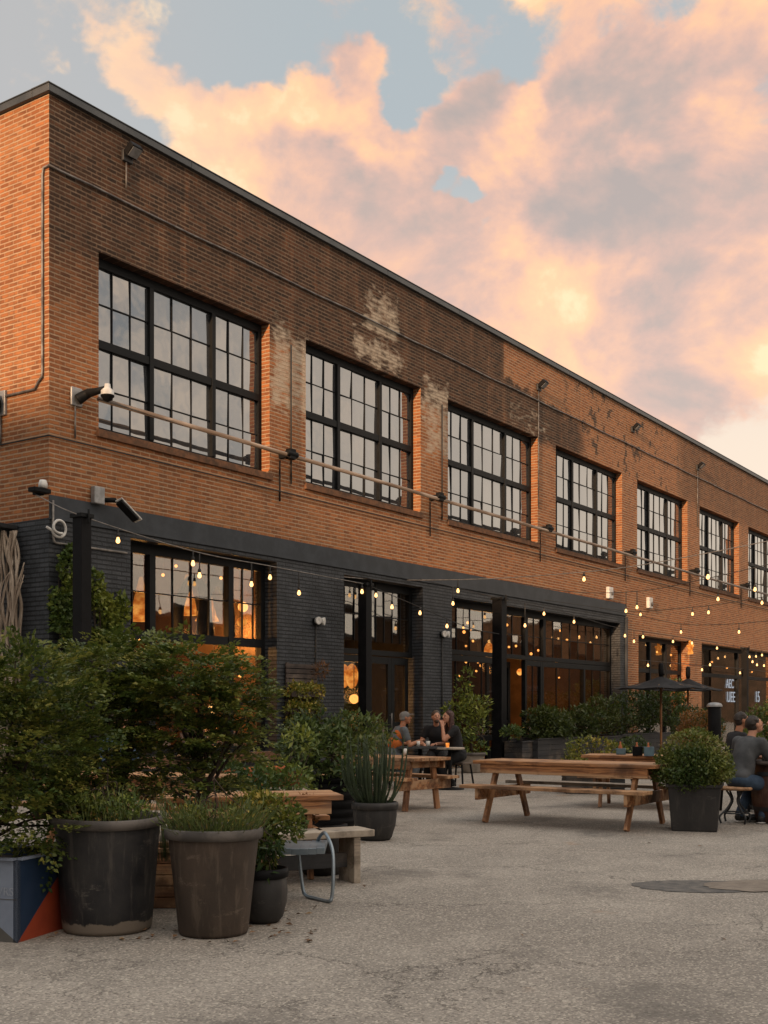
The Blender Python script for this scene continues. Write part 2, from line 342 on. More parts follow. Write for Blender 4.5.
class MB:
    def __init__(s): s.v = []; s.f = []; s.mi = []; s.sm = []
    def add(s, vs, fs, mi=0, sm=False, mat=None):
        b = len(s.v)
        s.v += [tuple(mat @ Vector(p)) if mat is not None else tuple(p) for p in vs]
        for f_ in fs: s.f.append(tuple(i+b for i in f_)); s.mi.append(mi); s.sm.append(sm)
        return s
    def box(s, lo, hi, mi=0, mat=None):
        x0, y0, z0 = lo; x1, y1, z1 = hi
        vs = [(x0, y0, z0), (x1, y0, z0), (x1, y1, z0), (x0, y1, z0), (x0, y0, z1), (x1, y0, z1), (x1, y1, z1), (x0, y1, z1)]
        return s.add(vs, [(0, 3, 2, 1), (4, 5, 6, 7), (0, 1, 5, 4), (1, 2, 6, 5), (2, 3, 7, 6), (3, 0, 4, 7)], mi, False, mat)
    def beam(s, a, b, wx, wy, mi=0, up=(0, 0, 1)):
        """square bar from a to b"""
        a, b = Vector(a), Vector(b); d = (b-a); L = d.length; z = d/L
        x = Vector(up).cross(z)
        if x.length < 1e-4: x = Vector((1, 0, 0)).cross(z)
        x.normalize(); y = z.cross(x)
        m = Matrix((x, y, z)).transposed().to_4x4(); m.translation = a
        return s.box((-wx/2, -wy/2, 0), (wx/2, wy/2, L), mi, m)
    def tube(s, pts, rad, n=8, mi=0, cap=True):
        pts = [Vector(p) for p in pts]; k = len(pts)
        rad = [rad]*k if isinstance(rad, (int, float)) else list(rad)
        vs = []; px = None
        for i in range(k):
            t = (pts[min(i+1, k-1)]-pts[max(i-1, 0)])
            if t.length < 1e-9: t = Vector((0, 0, 1))
            t.normalize()
            if px is None:
                px = t.orthogonal().normalized()
            else:
                px = (px - t*px.dot(t))
                px = px.normalized() if px.length > 1e-6 else t.orthogonal().normalized()
            py = t.cross(px)
            for j in range(n):
                a = 2*math.pi*j/n
                vs.append(pts[i]+(px*math.cos(a)+py*math.sin(a))*rad[i])
        fs = [(i*n+j, i*n+(j+1) % n, (i+1)*n+(j+1) % n, (i+1)*n+j) for i in range(k-1) for j in range(n)]
        if cap: fs += [tuple(range(n-1, -1, -1)), tuple(range((k-1)*n, k*n))]
        return s.add(vs, fs, mi, True)
    def lathe(s, prof, n=32, mi=0, c=(0, 0, 0), wob=0.0, seed=0, sm=True):
        vs = []; rr = random.Random(seed)
        ph = [rr.uniform(0, 6.28) for _ in range(3)]
        for i, (r, z) in enumerate(prof):
            for j in range(n):
                a = 2*math.pi*j/n
                q = 1+wob*(math.sin(2*a+ph[0]+z)+.6*math.sin(3*a+ph[1]+2*z))
                dzz = wob*.5*math.sin(2*a+ph[2])*(z*z)
                vs.append((c[0]+r*q*math.cos(a), c[1]+r*q*math.sin(a), c[2]+z+dzz))
        fs = [(i*n+j, i*n+(j+1) % n, (i+1)*n+(j+1) % n, (i+1)*n+j) for i in range(len(prof)-1) for j in range(n)]
        return s.add(vs, fs, mi, sm)
    def disc(s, r, z, n=32, mi=0, c=(0, 0)):
        return s.add([(c[0]+r*math.cos(2*math.pi*j/n), c[1]+r*math.sin(2*math.pi*j/n), z) for j in range(n)], [tuple(range(n))], mi)
    def ball(s, c, r, n=12, mi=0, mat=None):
        r = (r, r, r) if isinstance(r, (int, float)) else r
        vs = []; k = max(6, n*2//3)
        for i in range(k+1):
            th = math.pi*i/k
            for j in range(n):
                a = 2*math.pi*j/n
                vs.append((c[0]+r[0]*math.sin(th)*math.cos(a), c[1]+r[1]*math.sin(th)*math.sin(a), c[2]-r[2]*math.cos(th)))
        fs = [(i*n+j, i*n+(j+1) % n, (i+1)*n+(j+1) % n, (i+1)*n+j) for i in range(k) for j in range(n)]
        return s.add(vs, fs, mi, True, mat)
    def build(s, name, mats, parent=None, bevel=0.0, loc=None):
        me = bpy.data.meshes.new(name); me.from_pydata(s.v, [], s.f)
        mats = mats if isinstance(mats, (list, tuple)) else [mats]
        for m_ in mats: me.materials.append(m_)
        me.polygons.foreach_set('material_index', s.mi); me.polygons.foreach_set('use_smooth', s.sm)
        me.update()
        o = bpy.data.objects.new(name, me); link(o, parent)
        if loc is not None: o.location = loc
        if bevel:
            bv = o.modifiers.new('bevel', 'BEVEL'); bv.width = bevel; bv.segments = 2; bv.limit_method = 'ANGLE'; bv.angle_limit = math.radians(40)
        return o

def copy_tree(o, parent=None):
    c = o.copy(); COL.objects.link(c)
    if parent is not None: c.parent = parent
    for ch in list(o.children): copy_tree(ch, c)
    return c

def catmull(pts, n=10):
    P = [pts[0]*2-pts[1]] + list(pts) + [pts[-1]*2-pts[-2]]; out = []
    for i in range(1, len(P)-2):
        for k in range(n):
            t = k/n
            out.append(.5*((2*P[i])+(P[i+1]-P[i-1])*t+(2*P[i-1]-5*P[i]+4*P[i+1]-P[i+2])*t*t+(3*P[i]-P[i-1]-3*P[i+1]+P[i+2])*t**3))
    out.append(P[-2]); return out

# ------------------------------------------------------------------ foliage
def leaves_mesh(name, P, T, N, L, Wd, mat, parent=None, seed=0, tint=None, fold=.25):
    n = len(P); rs = np.random.RandomState(seed)
    T = T/np.maximum(np.linalg.norm(T, axis=1, keepdims=True), 1e-6)
    N = N - T*(N*T).sum(1, keepdims=True); N /= np.maximum(np.linalg.norm(N, axis=1, keepdims=True), 1e-6)
    S = np.cross(N, T)
    L = np.broadcast_to(L, (n,))[:, None]; Wd = np.broadcast_to(Wd, (n,))[:, None]
    v = np.empty((n, 4, 3))
    v[:, 0] = P; v[:, 2] = P+T*L
    mid = P+T*L*.45+N*Wd*fold
    v[:, 1] = mid+S*Wd*.5; v[:, 3] = mid-S*Wd*.5
    f = (np.arange(n)*4)[:, None, None]+np.array([[0, 1, 2], [0, 2, 3]])
    me = bpy.data.meshes.new(name)
    me.vertices.add(4*n); me.vertices.foreach_set('co', v.reshape(-1).astype(np.float32))
    me.loops.add(6*n); me.loops.foreach_set('vertex_index', f.reshape(-1).astype(np.int32))
    me.polygons.add(2*n); me.polygons.foreach_set('loop_start', (np.arange(2*n)*3).astype(np.int32))
    try: me.polygons.foreach_set('loop_total', np.full(2*n, 3, np.int32))
    except Exception: pass
    me.materials.append(mat); me.update(calc_edges=True)
    at = me.attributes.new('tint', 'FLOAT', 'FACE')
    tt = rs.rand(n) if tint is None else np.clip(tint+rs.randn(n)*.18, 0, 1)
    at.data.foreach_set('value', np.repeat(tt, 2).astype(np.float32))
    o = bpy.data.objects.new(name, me); link(o, parent); return o

def unit(a): return a/np.maximum(np.linalg.norm(a, axis=1, keepdims=True), 1e-6)
def lump(P, k, ph): return np.sin(P[:, 0]*k+ph)+np.sin(P[:, 1]*k*1.13+ph*2.1)+np.sin(P[:, 2]*k*.93+ph*3.3)+.7*np.sin((P[:, 0]+P[:, 2])*k*1.9+ph)

def clump(name, blobs_, n, L, Wd, mat, parent=None, seed=0, up=.35, gap=-1.2, k=9.0, shell=.5, rough_out=.16):
    """leaves spread through ellipsoids [(centre, radii)], denser near the skin, with gaps and an uneven outline"""
    rs = np.random.RandomState(seed)
    vol = np.array([np.prod(b[1])**(2/3) for b in blobs_]); vol /= vol.sum()
    Ps, Os = [], []
    for (c, r), v_ in zip(blobs_, vol):
        m_ = int(n*v_*1.5)
        d = unit(rs.randn(m_, 3)); u_ = rs.rand(m_)**(1/3)
        u_ = np.where(rs.rand(m_) < shell, .80+.2*u_, u_)
        bump_ = 1+rough_out*.5*lump(d*3, 2.2, seed*.7+c[0])
        p = np.array(c)+d*u_[:, None]*bump_[:, None]*np.array(r)
        Ps.append(p); Os.append(d)
    P = np.concatenate(Ps); O = np.concatenate(Os)
    keep = lump(P, k, seed*1.3) > gap
    P, O = P[keep], O[keep]
    if len(P) > n:
        idx = rs.permutation(len(P))[:n]; P, O = P[idx], O[idx]
    m_ = len(P)
    T = unit(O*.6+rs.randn(m_, 3)*.8+np.array([0, 0, up]))
    N = unit(rs.randn(m_, 3)*.7+np.array([0, 0, .9])+O*.5)
    tint = .5+.18*lump(P, k*.6, seed*2.2)
    return leaves_mesh(name, P, T, N, L*(.6+.8*rs.rand(m_)), Wd*(.7+.6*rs.rand(m_)), mat, parent, seed, tint)

def sprays(name, blobs_, n, length, mat, parent=None, seed=0, leaf=(.034, .013), per=26, flat=.35):
    """feathery flat fronds: leaves in two rows along short twigs that reach outward in tiers"""
    rs = np.random.RandomState(seed)
    vol = np.array([np.prod(b[1])**(2/3) for b in blobs_]); vol /= vol.sum()
    P, T, N, ti = [], [], [], []
    for (c, r), v_ in zip(blobs_, vol):
        m_ = int(n*v_)
        d = unit(rs.randn(m_, 3)); u_ = .45+.6*rs.rand(m_)**.7
        base_ = np.array(c)+d*u_[:, None]*np.array(r)
        for i in range(m_):
            o = d[i].copy(); o[2] = o[2]*flat+.10+rs.randn()*.12; o /= np.linalg.norm(o)
            Ls = length*(.6+.8*rs.rand()); nrm = np.array([rs.randn()*.25, rs.randn()*.25, 1]); sd = np.cross(nrm, o); sd /= np.linalg.norm(sd); nrm = np.cross(o, sd)
            t0 = .5+.3*rs.randn()
            for j in range(per):
                t = (j+rs.rand()*.5)/per; sg = 1 if j % 2 else -1
                droop = -.12*t*t*Ls
                spread = (.25+.75*math.sin(min(1, t*1.3)*2.6))*.16
                off = rs.rand()*spread*length*2
                P.append(base_[i]+o*(t*Ls)+sd*sg*off+np.array([0, 0, droop+rs.randn()*.008])); T.append(o*.8+sd*sg*(.7+.3*rs.rand())+rs.randn(3)*.12); N.append(nrm+rs.randn(3)*.35); ti.append(t0)
    P, T, N = np.array(P), np.array(T), np.array(N); m_ = len(P)
    return leaves_mesh(name, P, T, N, leaf[0]*(.6+.8*rs.rand(m_)), leaf[1]*(.7+.6*rs.rand(m_)), mat, parent, seed, np.array(ti))

def limbs(name, base, blobs_, n, r0, mat, parent=None, seed=0, trunk=None):
    rr = random.Random(seed); m = MB(); base = Vector(base)
    top = Vector(trunk) if trunk is not None else base+Vector((0, 0, .4))
    m.tube(catmull([base, base.lerp(top, .5)+Vector((rr.uniform(-.02, .02), rr.uniform(-.02, .02), 0)), top], 5), [r0*(1-.35*i/10) for i in range(11)], 9)
    for i in range(n):
        c, r = rr.choice(blobs_)
        d = Vector((rr.gauss(0, 1), rr.gauss(0, 1), rr.gauss(0, .7))).normalized()
        e_ = Vector(c)+Vector((d.x*r[0], d.y*r[1], d.z*r[2]))*.85
        s_ = base.lerp(top, rr.uniform(.35, 1))
        md = s_.lerp(e_, .5)+Vector((rr.uniform(-.06, .06), rr.uniform(-.06, .06), rr.uniform(-.02, .08)))
        pts = catmull([s_, md, e_], 5); q = len(pts)
        m.tube(pts, [r0*.45*(1-.82*k/q)+.002 for k in range(q)], 5)
    return m.build(name, mat, parent)

M['yew'] = leafmat('yew_leaf', (.044, .074, .016), (.170, .190, .038), (.27, .25, .055), .45, .30)
M['broad'] = leafmat('broad_leaf', (0.025, 0.053, 0.015), (0.088, 0.122, 0.027), (.12, .13, .03), .42)
M['box'] = leafmat('box_leaf', (0.048, 0.081, 0.019), (0.170, 0.187, 0.035), (0.221, 0.182, 0.065), .45)
M['ivy'] = leafmat('ivy_leaf', (0.062, 0.105, 0.025), (0.201, 0.232, 0.037), (0.254, 0.270, 0.051), .42)
M['hedge'] = leafmat('hedge_leaf', (0.018, 0.037, 0.010), (0.062, 0.085, 0.019), (.075, .090, .02), .45)
M['gold'] = leafmat('gold_leaf', (0.064, 0.101, 0.021), (0.216, 0.208, 0.031), (0.391, 0.287, 0.057), .45)
M['reed'] = leafmat('reed_leaf', (0.020, 0.037, 0.014), (0.056, 0.083, 0.025), (.07, .09, .03), .5)
M['grass'] = leafmat('pot_grass', (0.062, 0.090, 0.027), (0.144, 0.169, 0.050), (.24, .15, .05), .5)
M['rust'] = leafmat('rust_leaf', (.16, .062, .02), (.26, .11, .03), (.12, .13, .03), .5)
M['flower'] = leafmat('flower_petal', (.35, .20, .05), (.55, .36, .08), (.5, .45, .35), .5)
M['deadleaf'] = leafmat('dead_leaf', (.10, .055, .03), (.22, .12, .06), (.30, .20, .11), .7, .05)
M['bark'] = pm('bark', (.060, .042, .030), (.035, .024, .018), 12, .9, bump=.5, stretch=(1, 1, .3))
M['paleb'] = pm('pale_bark', (.40, .33, .26), (.20, .15, .11), 9, .85, bump=.5, stretch=(1, 1, .25))

# ------------------------------------------------------------------ ground
def ground_mat():
    m, n, b = new_mat('worn_concrete')
    P = n.new('ShaderNodeNewGeometry').outputs['Position']
    big = n.noise(P, .22, 6, .6); mid = n.noise(P, 1.3, 8, .65); fine = n.noise(P, 46, 5, .7); agg = n.noise(P, 120, 3, .6)
    c = n.mix(n.ss(mid, .3, .7), (.225, .200, .172), (.325, .290, .250))
    c = n.mix(n.m('MULTIPLY', n.ss(big, .46, .66), .75), c, (.170, .150, .130))
    c = n.mix(n.m('MULTIPLY', n.ss(fine, .52, .70), .42), c, (.135, .115, .095))
    c = n.mix(n.m('MULTIPLY', n.ss(fine, .46, .30), .40), c, (.52, .45, .37))
    vo = n.new('ShaderNodeTexVoronoi', feature='F1'); n.put(vo.inputs['Vector'], P); vo.inputs['Scale'].default_value = 84
    st = n.xyz(vo.outputs['Color'])[0]
    c = n.mix(n.m('MULTIPLY', n.ss(st, .72, .95), .6), c, (.56, .50, .42))
    c = n.mix(n.m('MULTIPLY', n.ss(st, .24, .05), .60), c, (.10, .088, .075))
    # cracks
    Pd = n.vm('ADD', P, n.vm('SCALE', n.vm('SUBTRACT', n.noise(P, 1.4, 6, .7, out=1), (.5, .5, .5)), scale=1.1))
    def cracks(scale, wd, seed):
        ve = n.new('ShaderNodeTexVoronoi', feature='DISTANCE_TO_EDGE'); n.put(ve.inputs['Vector'], n.vm('ADD', Pd, (seed, seed*1.7, 0))); ve.inputs['Scale'].default_value = scale
        return n.ss(ve.outputs['Distance'], wd*.4, wd, 1.0, 0.0)
    c1 = n.m('MULTIPLY', cracks(.42, .0048, 3.0), n.ss(n.noise(P, .5, 3), .40, .56))
    c2 = n.m('MULTIPLY', cracks(1.05, .006, 9.0), n.ss(n.noise(n.vm('ADD', P, (5, 3, 0)), .6, 3), .62, .70))
    crk = n.m('MAXIMUM', n.m('MULTIPLY', c1, .75), n.m('MULTIPLY', c2, .35))
    c = n.mix(n.m('MULTIPLY', crk, .8), c, (.060, .050, .043))
    # oil and damp stains
    sp = n.noise(n.vm('ADD', P, (11, 4, 0)), .75, 7, .68)
    c = n.mix(n.m('MULTIPLY', n.ss(sp, .54, .70), .62), c, (.10, .09, .08))
    rs_ = n.noise(n.vm('ADD', P, (2, 9, 0)), 1.1, 5, .6)
    c = n.mix(n.m('MULTIPLY', n.ss(rs_, .66, .72), .35), c, (.30, .17, .09))
    n.put(b.inputs['Base Color'], c); n.put(b.inputs['Roughness'], n.ss(mid, .3, .7, .78, .92)); b.inputs['Specular IOR Level'].default_value = .3
    h = n.m('ADD', n.m('MULTIPLY', fine, 1.0), n.m('MULTIPLY', agg, .5)); h = n.m('SUBTRACT', h, n.m('MULTIPLY', crk, 1.2)); h = n.m('ADD', h, n.m('MULTIPLY', mid, 1.5))
    bn = n.new('ShaderNodeBump'); bn.inputs['Strength'].default_value = .75; bn.inputs['Distance'].default_value = .012
    n.put(bn.inputs['Height'], h); n.put(b.inputs['Normal'], bn.outputs[0])
    return m
M['ground'] = ground_mat()
g = MB(); g.add([(-260, -260, 0), (320, -260, 0), (320, 260, 0), (-260, 260, 0)], [(0, 1, 2, 3)])
tag(g.build('ground', M['ground']), kind='structure')

# darker asphalt repair with a soft uneven edge
M['asphalt'] = pm('asphalt_patch', (.075, .072, .070), (.145, .132, .118), 9, .9, bump=.6, bscale=60)
M['asphalt2'] = pm('brown_patch', (.215, .180, .145), (.16, .132, .108), 6, .9, bump=.6, bscale=60)
pa = MB(); rr = random.Random(3)
c0 = gnd(708, 886.5); ring = []
for k in range(40):
    a = 2*math.pi*k/40
    q = 1+.06*math.sin(3*a+1)+.05*rr.uniform(-1, 1)
    p = c0+R*(.62*math.cos(a)*q)+V*(.32*math.sin(a)*q)
    ring.append((p.x, p.y, .004))
pa.add(ring, [tuple(range(40))])
tag(pa.build('asphalt_patch', M['asphalt']), kind='structure')
pb = MB(); ring = []
c0 = gnd(772, 886.5)
for k in range(40):
    a = 2*math.pi*k/40; q = 1+.10*math.sin(2*a+1)+.06*rr.uniform(-1, 1)
    p = c0+R*(.50*math.cos(a)*q)+V*(.34*math.sin(a)*q); ring.append((p.x, p.y, .008))
pb.add(ring, [tuple(range(40))])
tag(pb.build('stained_patch', M['asphalt2']), kind='structure')

# ------------------------------------------------------------------ the warehouse
WH = thing('brick_warehouse', (0, 0, 0), 'long two storey brick warehouse with black painted shopfront and tall steel windows', 'building')
LEN, DEP = 56.0, 24.0
A_ = (1.71, 5.55, .62, 4.31); B_ = (7.76, 10.86, .02, 4.28); C_ = (12.17, 22.42, .02, 4.15); D_ = (23.91, 28.67, .02, 3.87)
E_ = (29.96, 40.4, .02, 3.88); F_ = (42.2, 52.0, .02, 3.88)
SHOP = [A_, B_, C_, D_, E_, F_]
OPEN = [(x0, x1, UZ0, UZ1, .34) for x0, x1 in UPW]+[(*s_, .55) for s_ in SHOP]
xs = sorted({0, LEN, PAINT_X} | {o[0] for o in OPEN} | {o[1] for o in OPEN})
zs = sorted({0, TOP, PAINT_Z} | {o[2] for o in OPEN} | {o[3] for o in OPEN})
wall = MB()
for i in range(len(xs)-1):
    for j in range(len(zs)-1):
        x0, x1, z0, z1 = xs[i], xs[i+1], zs[j], zs[j+1]; cx, cz = (x0+x1)/2, (z0+z1)/2
        if any(o[0] < cx < o[1] and o[2] < cz < o[3] for o in OPEN): continue
        wall.add([(x0, 0, z0), (x1, 0, z0), (x1, 0, z1), (x0, 0, z1)], [(0, 1, 2, 3)], 1 if (cx < PAINT_X and cz < PAINT_Z) else 0)
for x0, x1, z0, z1, d in OPEN:
    mi = 1 if (x0 < PAINT_X and z1 < PAINT_Z) else 0
    wall.add([(x0, 0, z0), (x0, 0, z1), (x0, d, z1), (x0, d, z0)], [(0, 1, 2, 3)], mi)
    wall.add([(x1, 0, z0), (x1, 0, z1), (x1, d, z1), (x1, d, z0)], [(3, 2, 1, 0)], mi)
    wall.add([(x0, 0, z1), (x1, 0, z1), (x1, d, z1), (x0, d, z1)], [(3, 2, 1, 0)], mi)
    wall.add([(x0, 0, z0), (x1, 0, z0), (x1, d, z0), (x0, d, z0)], [(0, 1, 2, 3)], mi)
for z0, z1, mi in ((0, 4.42, 1), (4.42, TOP, 0)):
    wall.add([(0, 0, z0), (0, 0, z1), (0, DEP, z1), (0, DEP, z0)], [(0, 1, 2, 3)], mi)
wall.add([(LEN, 0, 0), (LEN, 0, TOP), (LEN, DEP, TOP), (LEN, DEP, 0)], [(3, 2, 1, 0)], 0)
wall.add([(0, DEP, 0), (LEN, DEP, 0), (LEN, DEP, TOP), (0, DEP, TOP)], [(3, 2, 1, 0)], 0)
wall.build('wall', [M['brick'], M['pbrick']], WH)
rf = MB(); rf.box((.05, .05, TOP-.35), (LEN-.05, DEP-.05, TOP-.2)); rf.build('roof', M['roomdark'], WH)
cp = MB()
for x in np.arange(0, LEN, 3.1):
    x1 = min(x+3.094, LEN+.06); cp.box((x-(.07 if x == 0 else 0), -.075, TOP), (x1, .32, TOP+.115))
for y in np.arange(.326, DEP, 3.1): cp.box((-.072, y, TOP), (.32, y+3.09, TOP+.113))
cp.box((-.085, -.09, TOP+.116), (LEN, .33, TOP+.135)); cp.box((-.083, .331, TOP+.114), (.33, DEP, TOP+.133))
cp.build('coping', M['coping'], WH, .006)
# painted lintel along the shopfront
lt = MB(); lt.box((-.002, -.014, 4.44), (PAINT_X, 0, PAINT_Z)); lt.box((-.006, -.032, 4.40), (PAINT_X+.002, 0, 4.44)); lt.box((PAINT_X-.05, -.06, .02), (PAINT_X+.03, 0.002, 4.36))
lt.build('lintel', M['lintel'], WH, .003)
# rooms behind the glass
rm = MB()
def room(x0, x1, y0, y1, z0, z1, mi):
    rm.add([(x0, y0, z0), (x1, y0, z0), (x1, y1, z0), (x0, y1, z0), (x0, y0, z1), (x1, y0, z1), (x1, y1, z1), (x0, y1, z1)],
           [(0, 1, 2, 3), (7, 6, 5, 4), (1, 5, 6, 2), (2, 6, 7, 3), (3, 7, 4, 0)], mi)
room(.4, 6.9, .56, 7, .015, 4.9, 0); room(7.0, 11.6, .56, 7, .015, 4.9, 1); room(11.7, 23.2, .56, 8, .015, 4.9, 0); room(23.4, LEN-.5, .56, 9, .015, 4.9, 1)
rm.build('interior', [M['room'], M['roomdark']], WH)
up = MB(); up.box((.4, .42, 5.2), (LEN-.4, 9, 5.3)); up.box((.4, 6.0, 5.31), (LEN-.4, 6.1, 10.4)); up.build('upper_floor', M['roomdark'], WH)

def glazed(name, x0, x1, z0, z1, y, mulls, trans, munt, glass, fw=.10, mw=.12, tw=.14, sill=None, mat='steel', skip=()):
    """steel frame with mullions, transoms and thin glazing bars; the panes are its child"""
    m = MB(); d = .12
    m.box((x0, y, z0), (x0+fw, y+d, z1)); m.box((x1-fw, y, z0), (x1, y+d, z1))
    m.box((x0+fw, y+.003, z1-fw*1.5), (x1-fw, y+d-.003, z1)); m.box((x0+fw, y+.003, z0), (x1-fw, y+d-.003, z0+fw))
    for x in mulls: m.box((x-mw/2, y-.02, z0+fw), (x+mw/2, y+d-.01, z1-fw*1.5))
    edges = [x0+fw]+[q for x in mulls for q in (x-mw/2, x+mw/2)]+[x1-fw]
    for z in trans:
        for k in range(0, len(edges), 2): m.box((edges[k], y-.008, z-tw/2), (edges[k+1], y+d-.015, z+tw/2))
    for xa, xb, za, zb, nc, nr in munt:
        for k in range(1, nc):
            x = xa+(xb-xa)*k/nc; m.box((x-.011, y+.03, za), (x+.011, y+.07, zb))
        for k in range(1, nr):
            z = za+(zb-za)*k/nr
            for c in range(nc):
                xl = xa+(xb-xa)*c/nc+(.011 if c else 0); xr = xa+(xb-xa)*(c+1)/nc-(.011 if c < nc-1 else 0)
                m.box((xl, y+.032, z-.011), (xr, y+.068, z+.011))
    o = m.build(name, M[mat], WH, .004)
    gm = MB(); rr_ = random.Random(int(x0*100))
    cells = munt if munt else [(x0, x1, z0, z1, 1, 1)]
    for xa, xb, za, zb, nc, nr in cells:
        for c in range(nc):
            for r_ in range(nr):
                xl, xr = xa+(xb-xa)*c/nc, xa+(xb-xa)*(c+1)/nc; zl, zr = za+(zb-za)*r_/nr, za+(zb-za)*(r_+1)/nr
                t1, t2 = rr_.gauss(0, .0042), rr_.gauss(0, .0042)       # panes never sit quite true in old frames
                q = [(xl, y+.05-t1-t2, zl), (xr, y+.05+t1-t2, zl), (xr, y+.05+t1+t2, zr), (xl, y+.05-t1+t2, zr)]
                gm.add(q+[(p[0], p[1]+.006, p[2]) for p in q], [(0, 1, 2, 3), (7, 6, 5, 4)])
    gm.build('glass', M[glass], o)
    if sill:
        s_ = MB(); s_.box((x0-.05, -.055, z0-.13), (x1+.05, y+.02, z0-.003)); s_.build('sill', M['conc'], o, .008)
    return o

def grid_munt(x0, x1, z0, z1, fw, mulls, mw, trans, tw, ncs, nrs):
    e1 = [x0+fw]+[q for x in mulls for q in (x-mw/2, x+mw/2)]+[x1-fw]
    e2 = [z0+fw]+[q for z in trans for q in (z-tw/2, z+tw/2)]+[z1-fw*1.5]
    out = []
    for k in range(0, len(e1), 2):
        for j in range(0, len(e2), 2): out.append((e1[k], e1[k+1], e2[j], e2[j+1], ncs[k//2], nrs[j//2]))
    return out
for x0, x1 in UPW:
    wd = x1-x0; ml = [x0+wd*.318, x0+wd*.682]; tz = UZ0+.10+(UZ1-UZ0)*.475
    glazed('window', x0, x1, UZ0, UZ1, .20, ml, [tz], grid_munt(x0, x1, UZ0, UZ1, .10, ml, .10, [tz], .14, (3, 3, 3), (2, 2)), 'glass_up', .10, .10, .14, True)

# shop windows and doors
ZT = 2.72
x0, x1, z0, z1 = A_
ml = [fac(152, 590, .3).x, fac(230.5, 590, .3).x]
glazed('shop_window', x0, x1, z0, z1, .30, ml, [ZT], grid_munt(x0, x1, ZT-.08+.0, z1, .0, ml, .14, [], .16, (2, 4, 3), (2,))+grid_munt(x0, x1, z0, ZT-.08, .12, ml, .14, [], .16, (1, 2, 1), (1,)), 'glass_low', .12, .14, .16)
sl_ = MB(); sl_.box((x0-.04, -.10, z0-.16), (x1+.04, .3, z0-.002)); sl_.build('window_ledge', M['conc'], WH, .008)

def doorway(name, x0, x1, zt, z1, y, doors, munt_top, side_x):
    ml = side_x
    tops = grid_munt(x0, x1, zt+.1, z1, .12, ml, .14, [], .1, munt_top, (2,))
    o = glazed(name, x0, x1, zt-.08, z1, y, ml, [], tops, 'glass_low', .12, .14, .16)
    return o
# entrance bay
x0, x1, z0, z1 = B_
ms = fac(367, 700, .3).x
doorway('transom_window', x0, x1, 2.72, z1, .30, None, (3, 5), [ms])
glazed('side_light', x0, ms+.06, .04, 2.62, .302, [], [.62], [(x0+.1, ms-.04, .72, 2.47, 1, 1)], 'glass_low')
def shop_door(xa, xb, zt, y, handle=True):
    m = MB(); s_ = .13
    m.box((xa, y, .03), (xa+s_, y+.07, zt)); m.box((xb-s_, y, .03), (xb, y+.07, zt)); m.box((xa+s_, y+.002, zt-.16), (xb-s_, y+.068, zt)); m.box((xa+s_, y+.002, .03), (xb-s_, y+.068, .42)); m.box((xa+s_, y+.004, 1.05), (xb-s_, y+.066, 1.14))
    o = m.build('door', M['steel'], WH, .005)
    gl = MB(); gl.box((xa+s_, y+.03, .42), (xb-s_, y+.038, zt-.16)); gl.build('glass', M['glass_low'], o)
    if handle:
        h_ = MB(); h_.tube([(xb-.07, y-.06, .9), (xb-.07, y-.06, 1.35)], .014); h_.tube([(xb-.07, y-.06, .95), (xb-.07, y+.01, .95)], .01, 6); h_.tube([(xb-.07, y-.06, 1.3), (xb-.07, y+.01, 1.3)], .01, 6)
        h_.build('handle', M['conduit'], o)
    return o
md = fac(392, 700, .3).x
shop_door(ms+.08, md, 2.62, .32); shop_door(md+.01, x1-.13, 2.62, .322, False)
# big shop bay
x0, x1, z0, z1 = C_
q1, q2, q3 = fac(499, 640, .3).x, fac(544, 640, .3).x, fac(526, 640, .3).x
zc = 2.80
tops = [(x0+.12, q1-.14, zc+.1, z1-.14, 4, 2), (q1+.14, q3-.07, zc+.1, z1-.14, 2, 2), (q3+.07, q2-.09, zc+.1, z1-.14, 2, 2), (q2+.09, x1-.12, zc+.1, z1-.14, 8, 2)]
glazed('transom_window', x0, x1, zc, z1, .30, [q1, q3, q2], [], tops, 'glass_low', .12, .16, .16)
glazed('shop_window', x0, q1-.1, .04, zc-.01, .303, [], [.7], [(x0+.1, q1-.2, .78, zc-.16, 4, 1)], 'glass_low')
shop_door(q1+.16, q3-.06, zc-.05, .75, False)
glazed('side_light', q3-.04, q2-.1, .04, zc-.01, .303, [], [.7], [(q3+.06, q2-.2, .78, zc-.16, 2, 1)], 'glass_low')
wv = q2+.09+(x1-q2)*.55
glazed('shop_window', q2-.09, x1, .04, zc-.01, .304, [wv], [.8], [(q2+.02, wv-.06, .87, zc-.16, 3, 1), (wv+.06, x1-.12, .87, zc-.16, 3, 1)], 'glass_low')
# brick-framed bays further along
for (x0, x1, z0, z1), ml in ((D_, [D_[0]+1.75, D_[0]+3.2]), (E_, [35.12]), (F_, [45.5, 48.8])):
    glazed('shop_window', x0, x1, .04, z1, .30, ml, [2.75], [(a_, b_, c_, d_, 1, 1) for a_, b_, c_, d_, _, _ in grid_munt(x0, x1, .04, z1, .1, ml, .14, [2.75], .12, (1,)*(len(ml)+1), (1, 1))], 'glass_low')

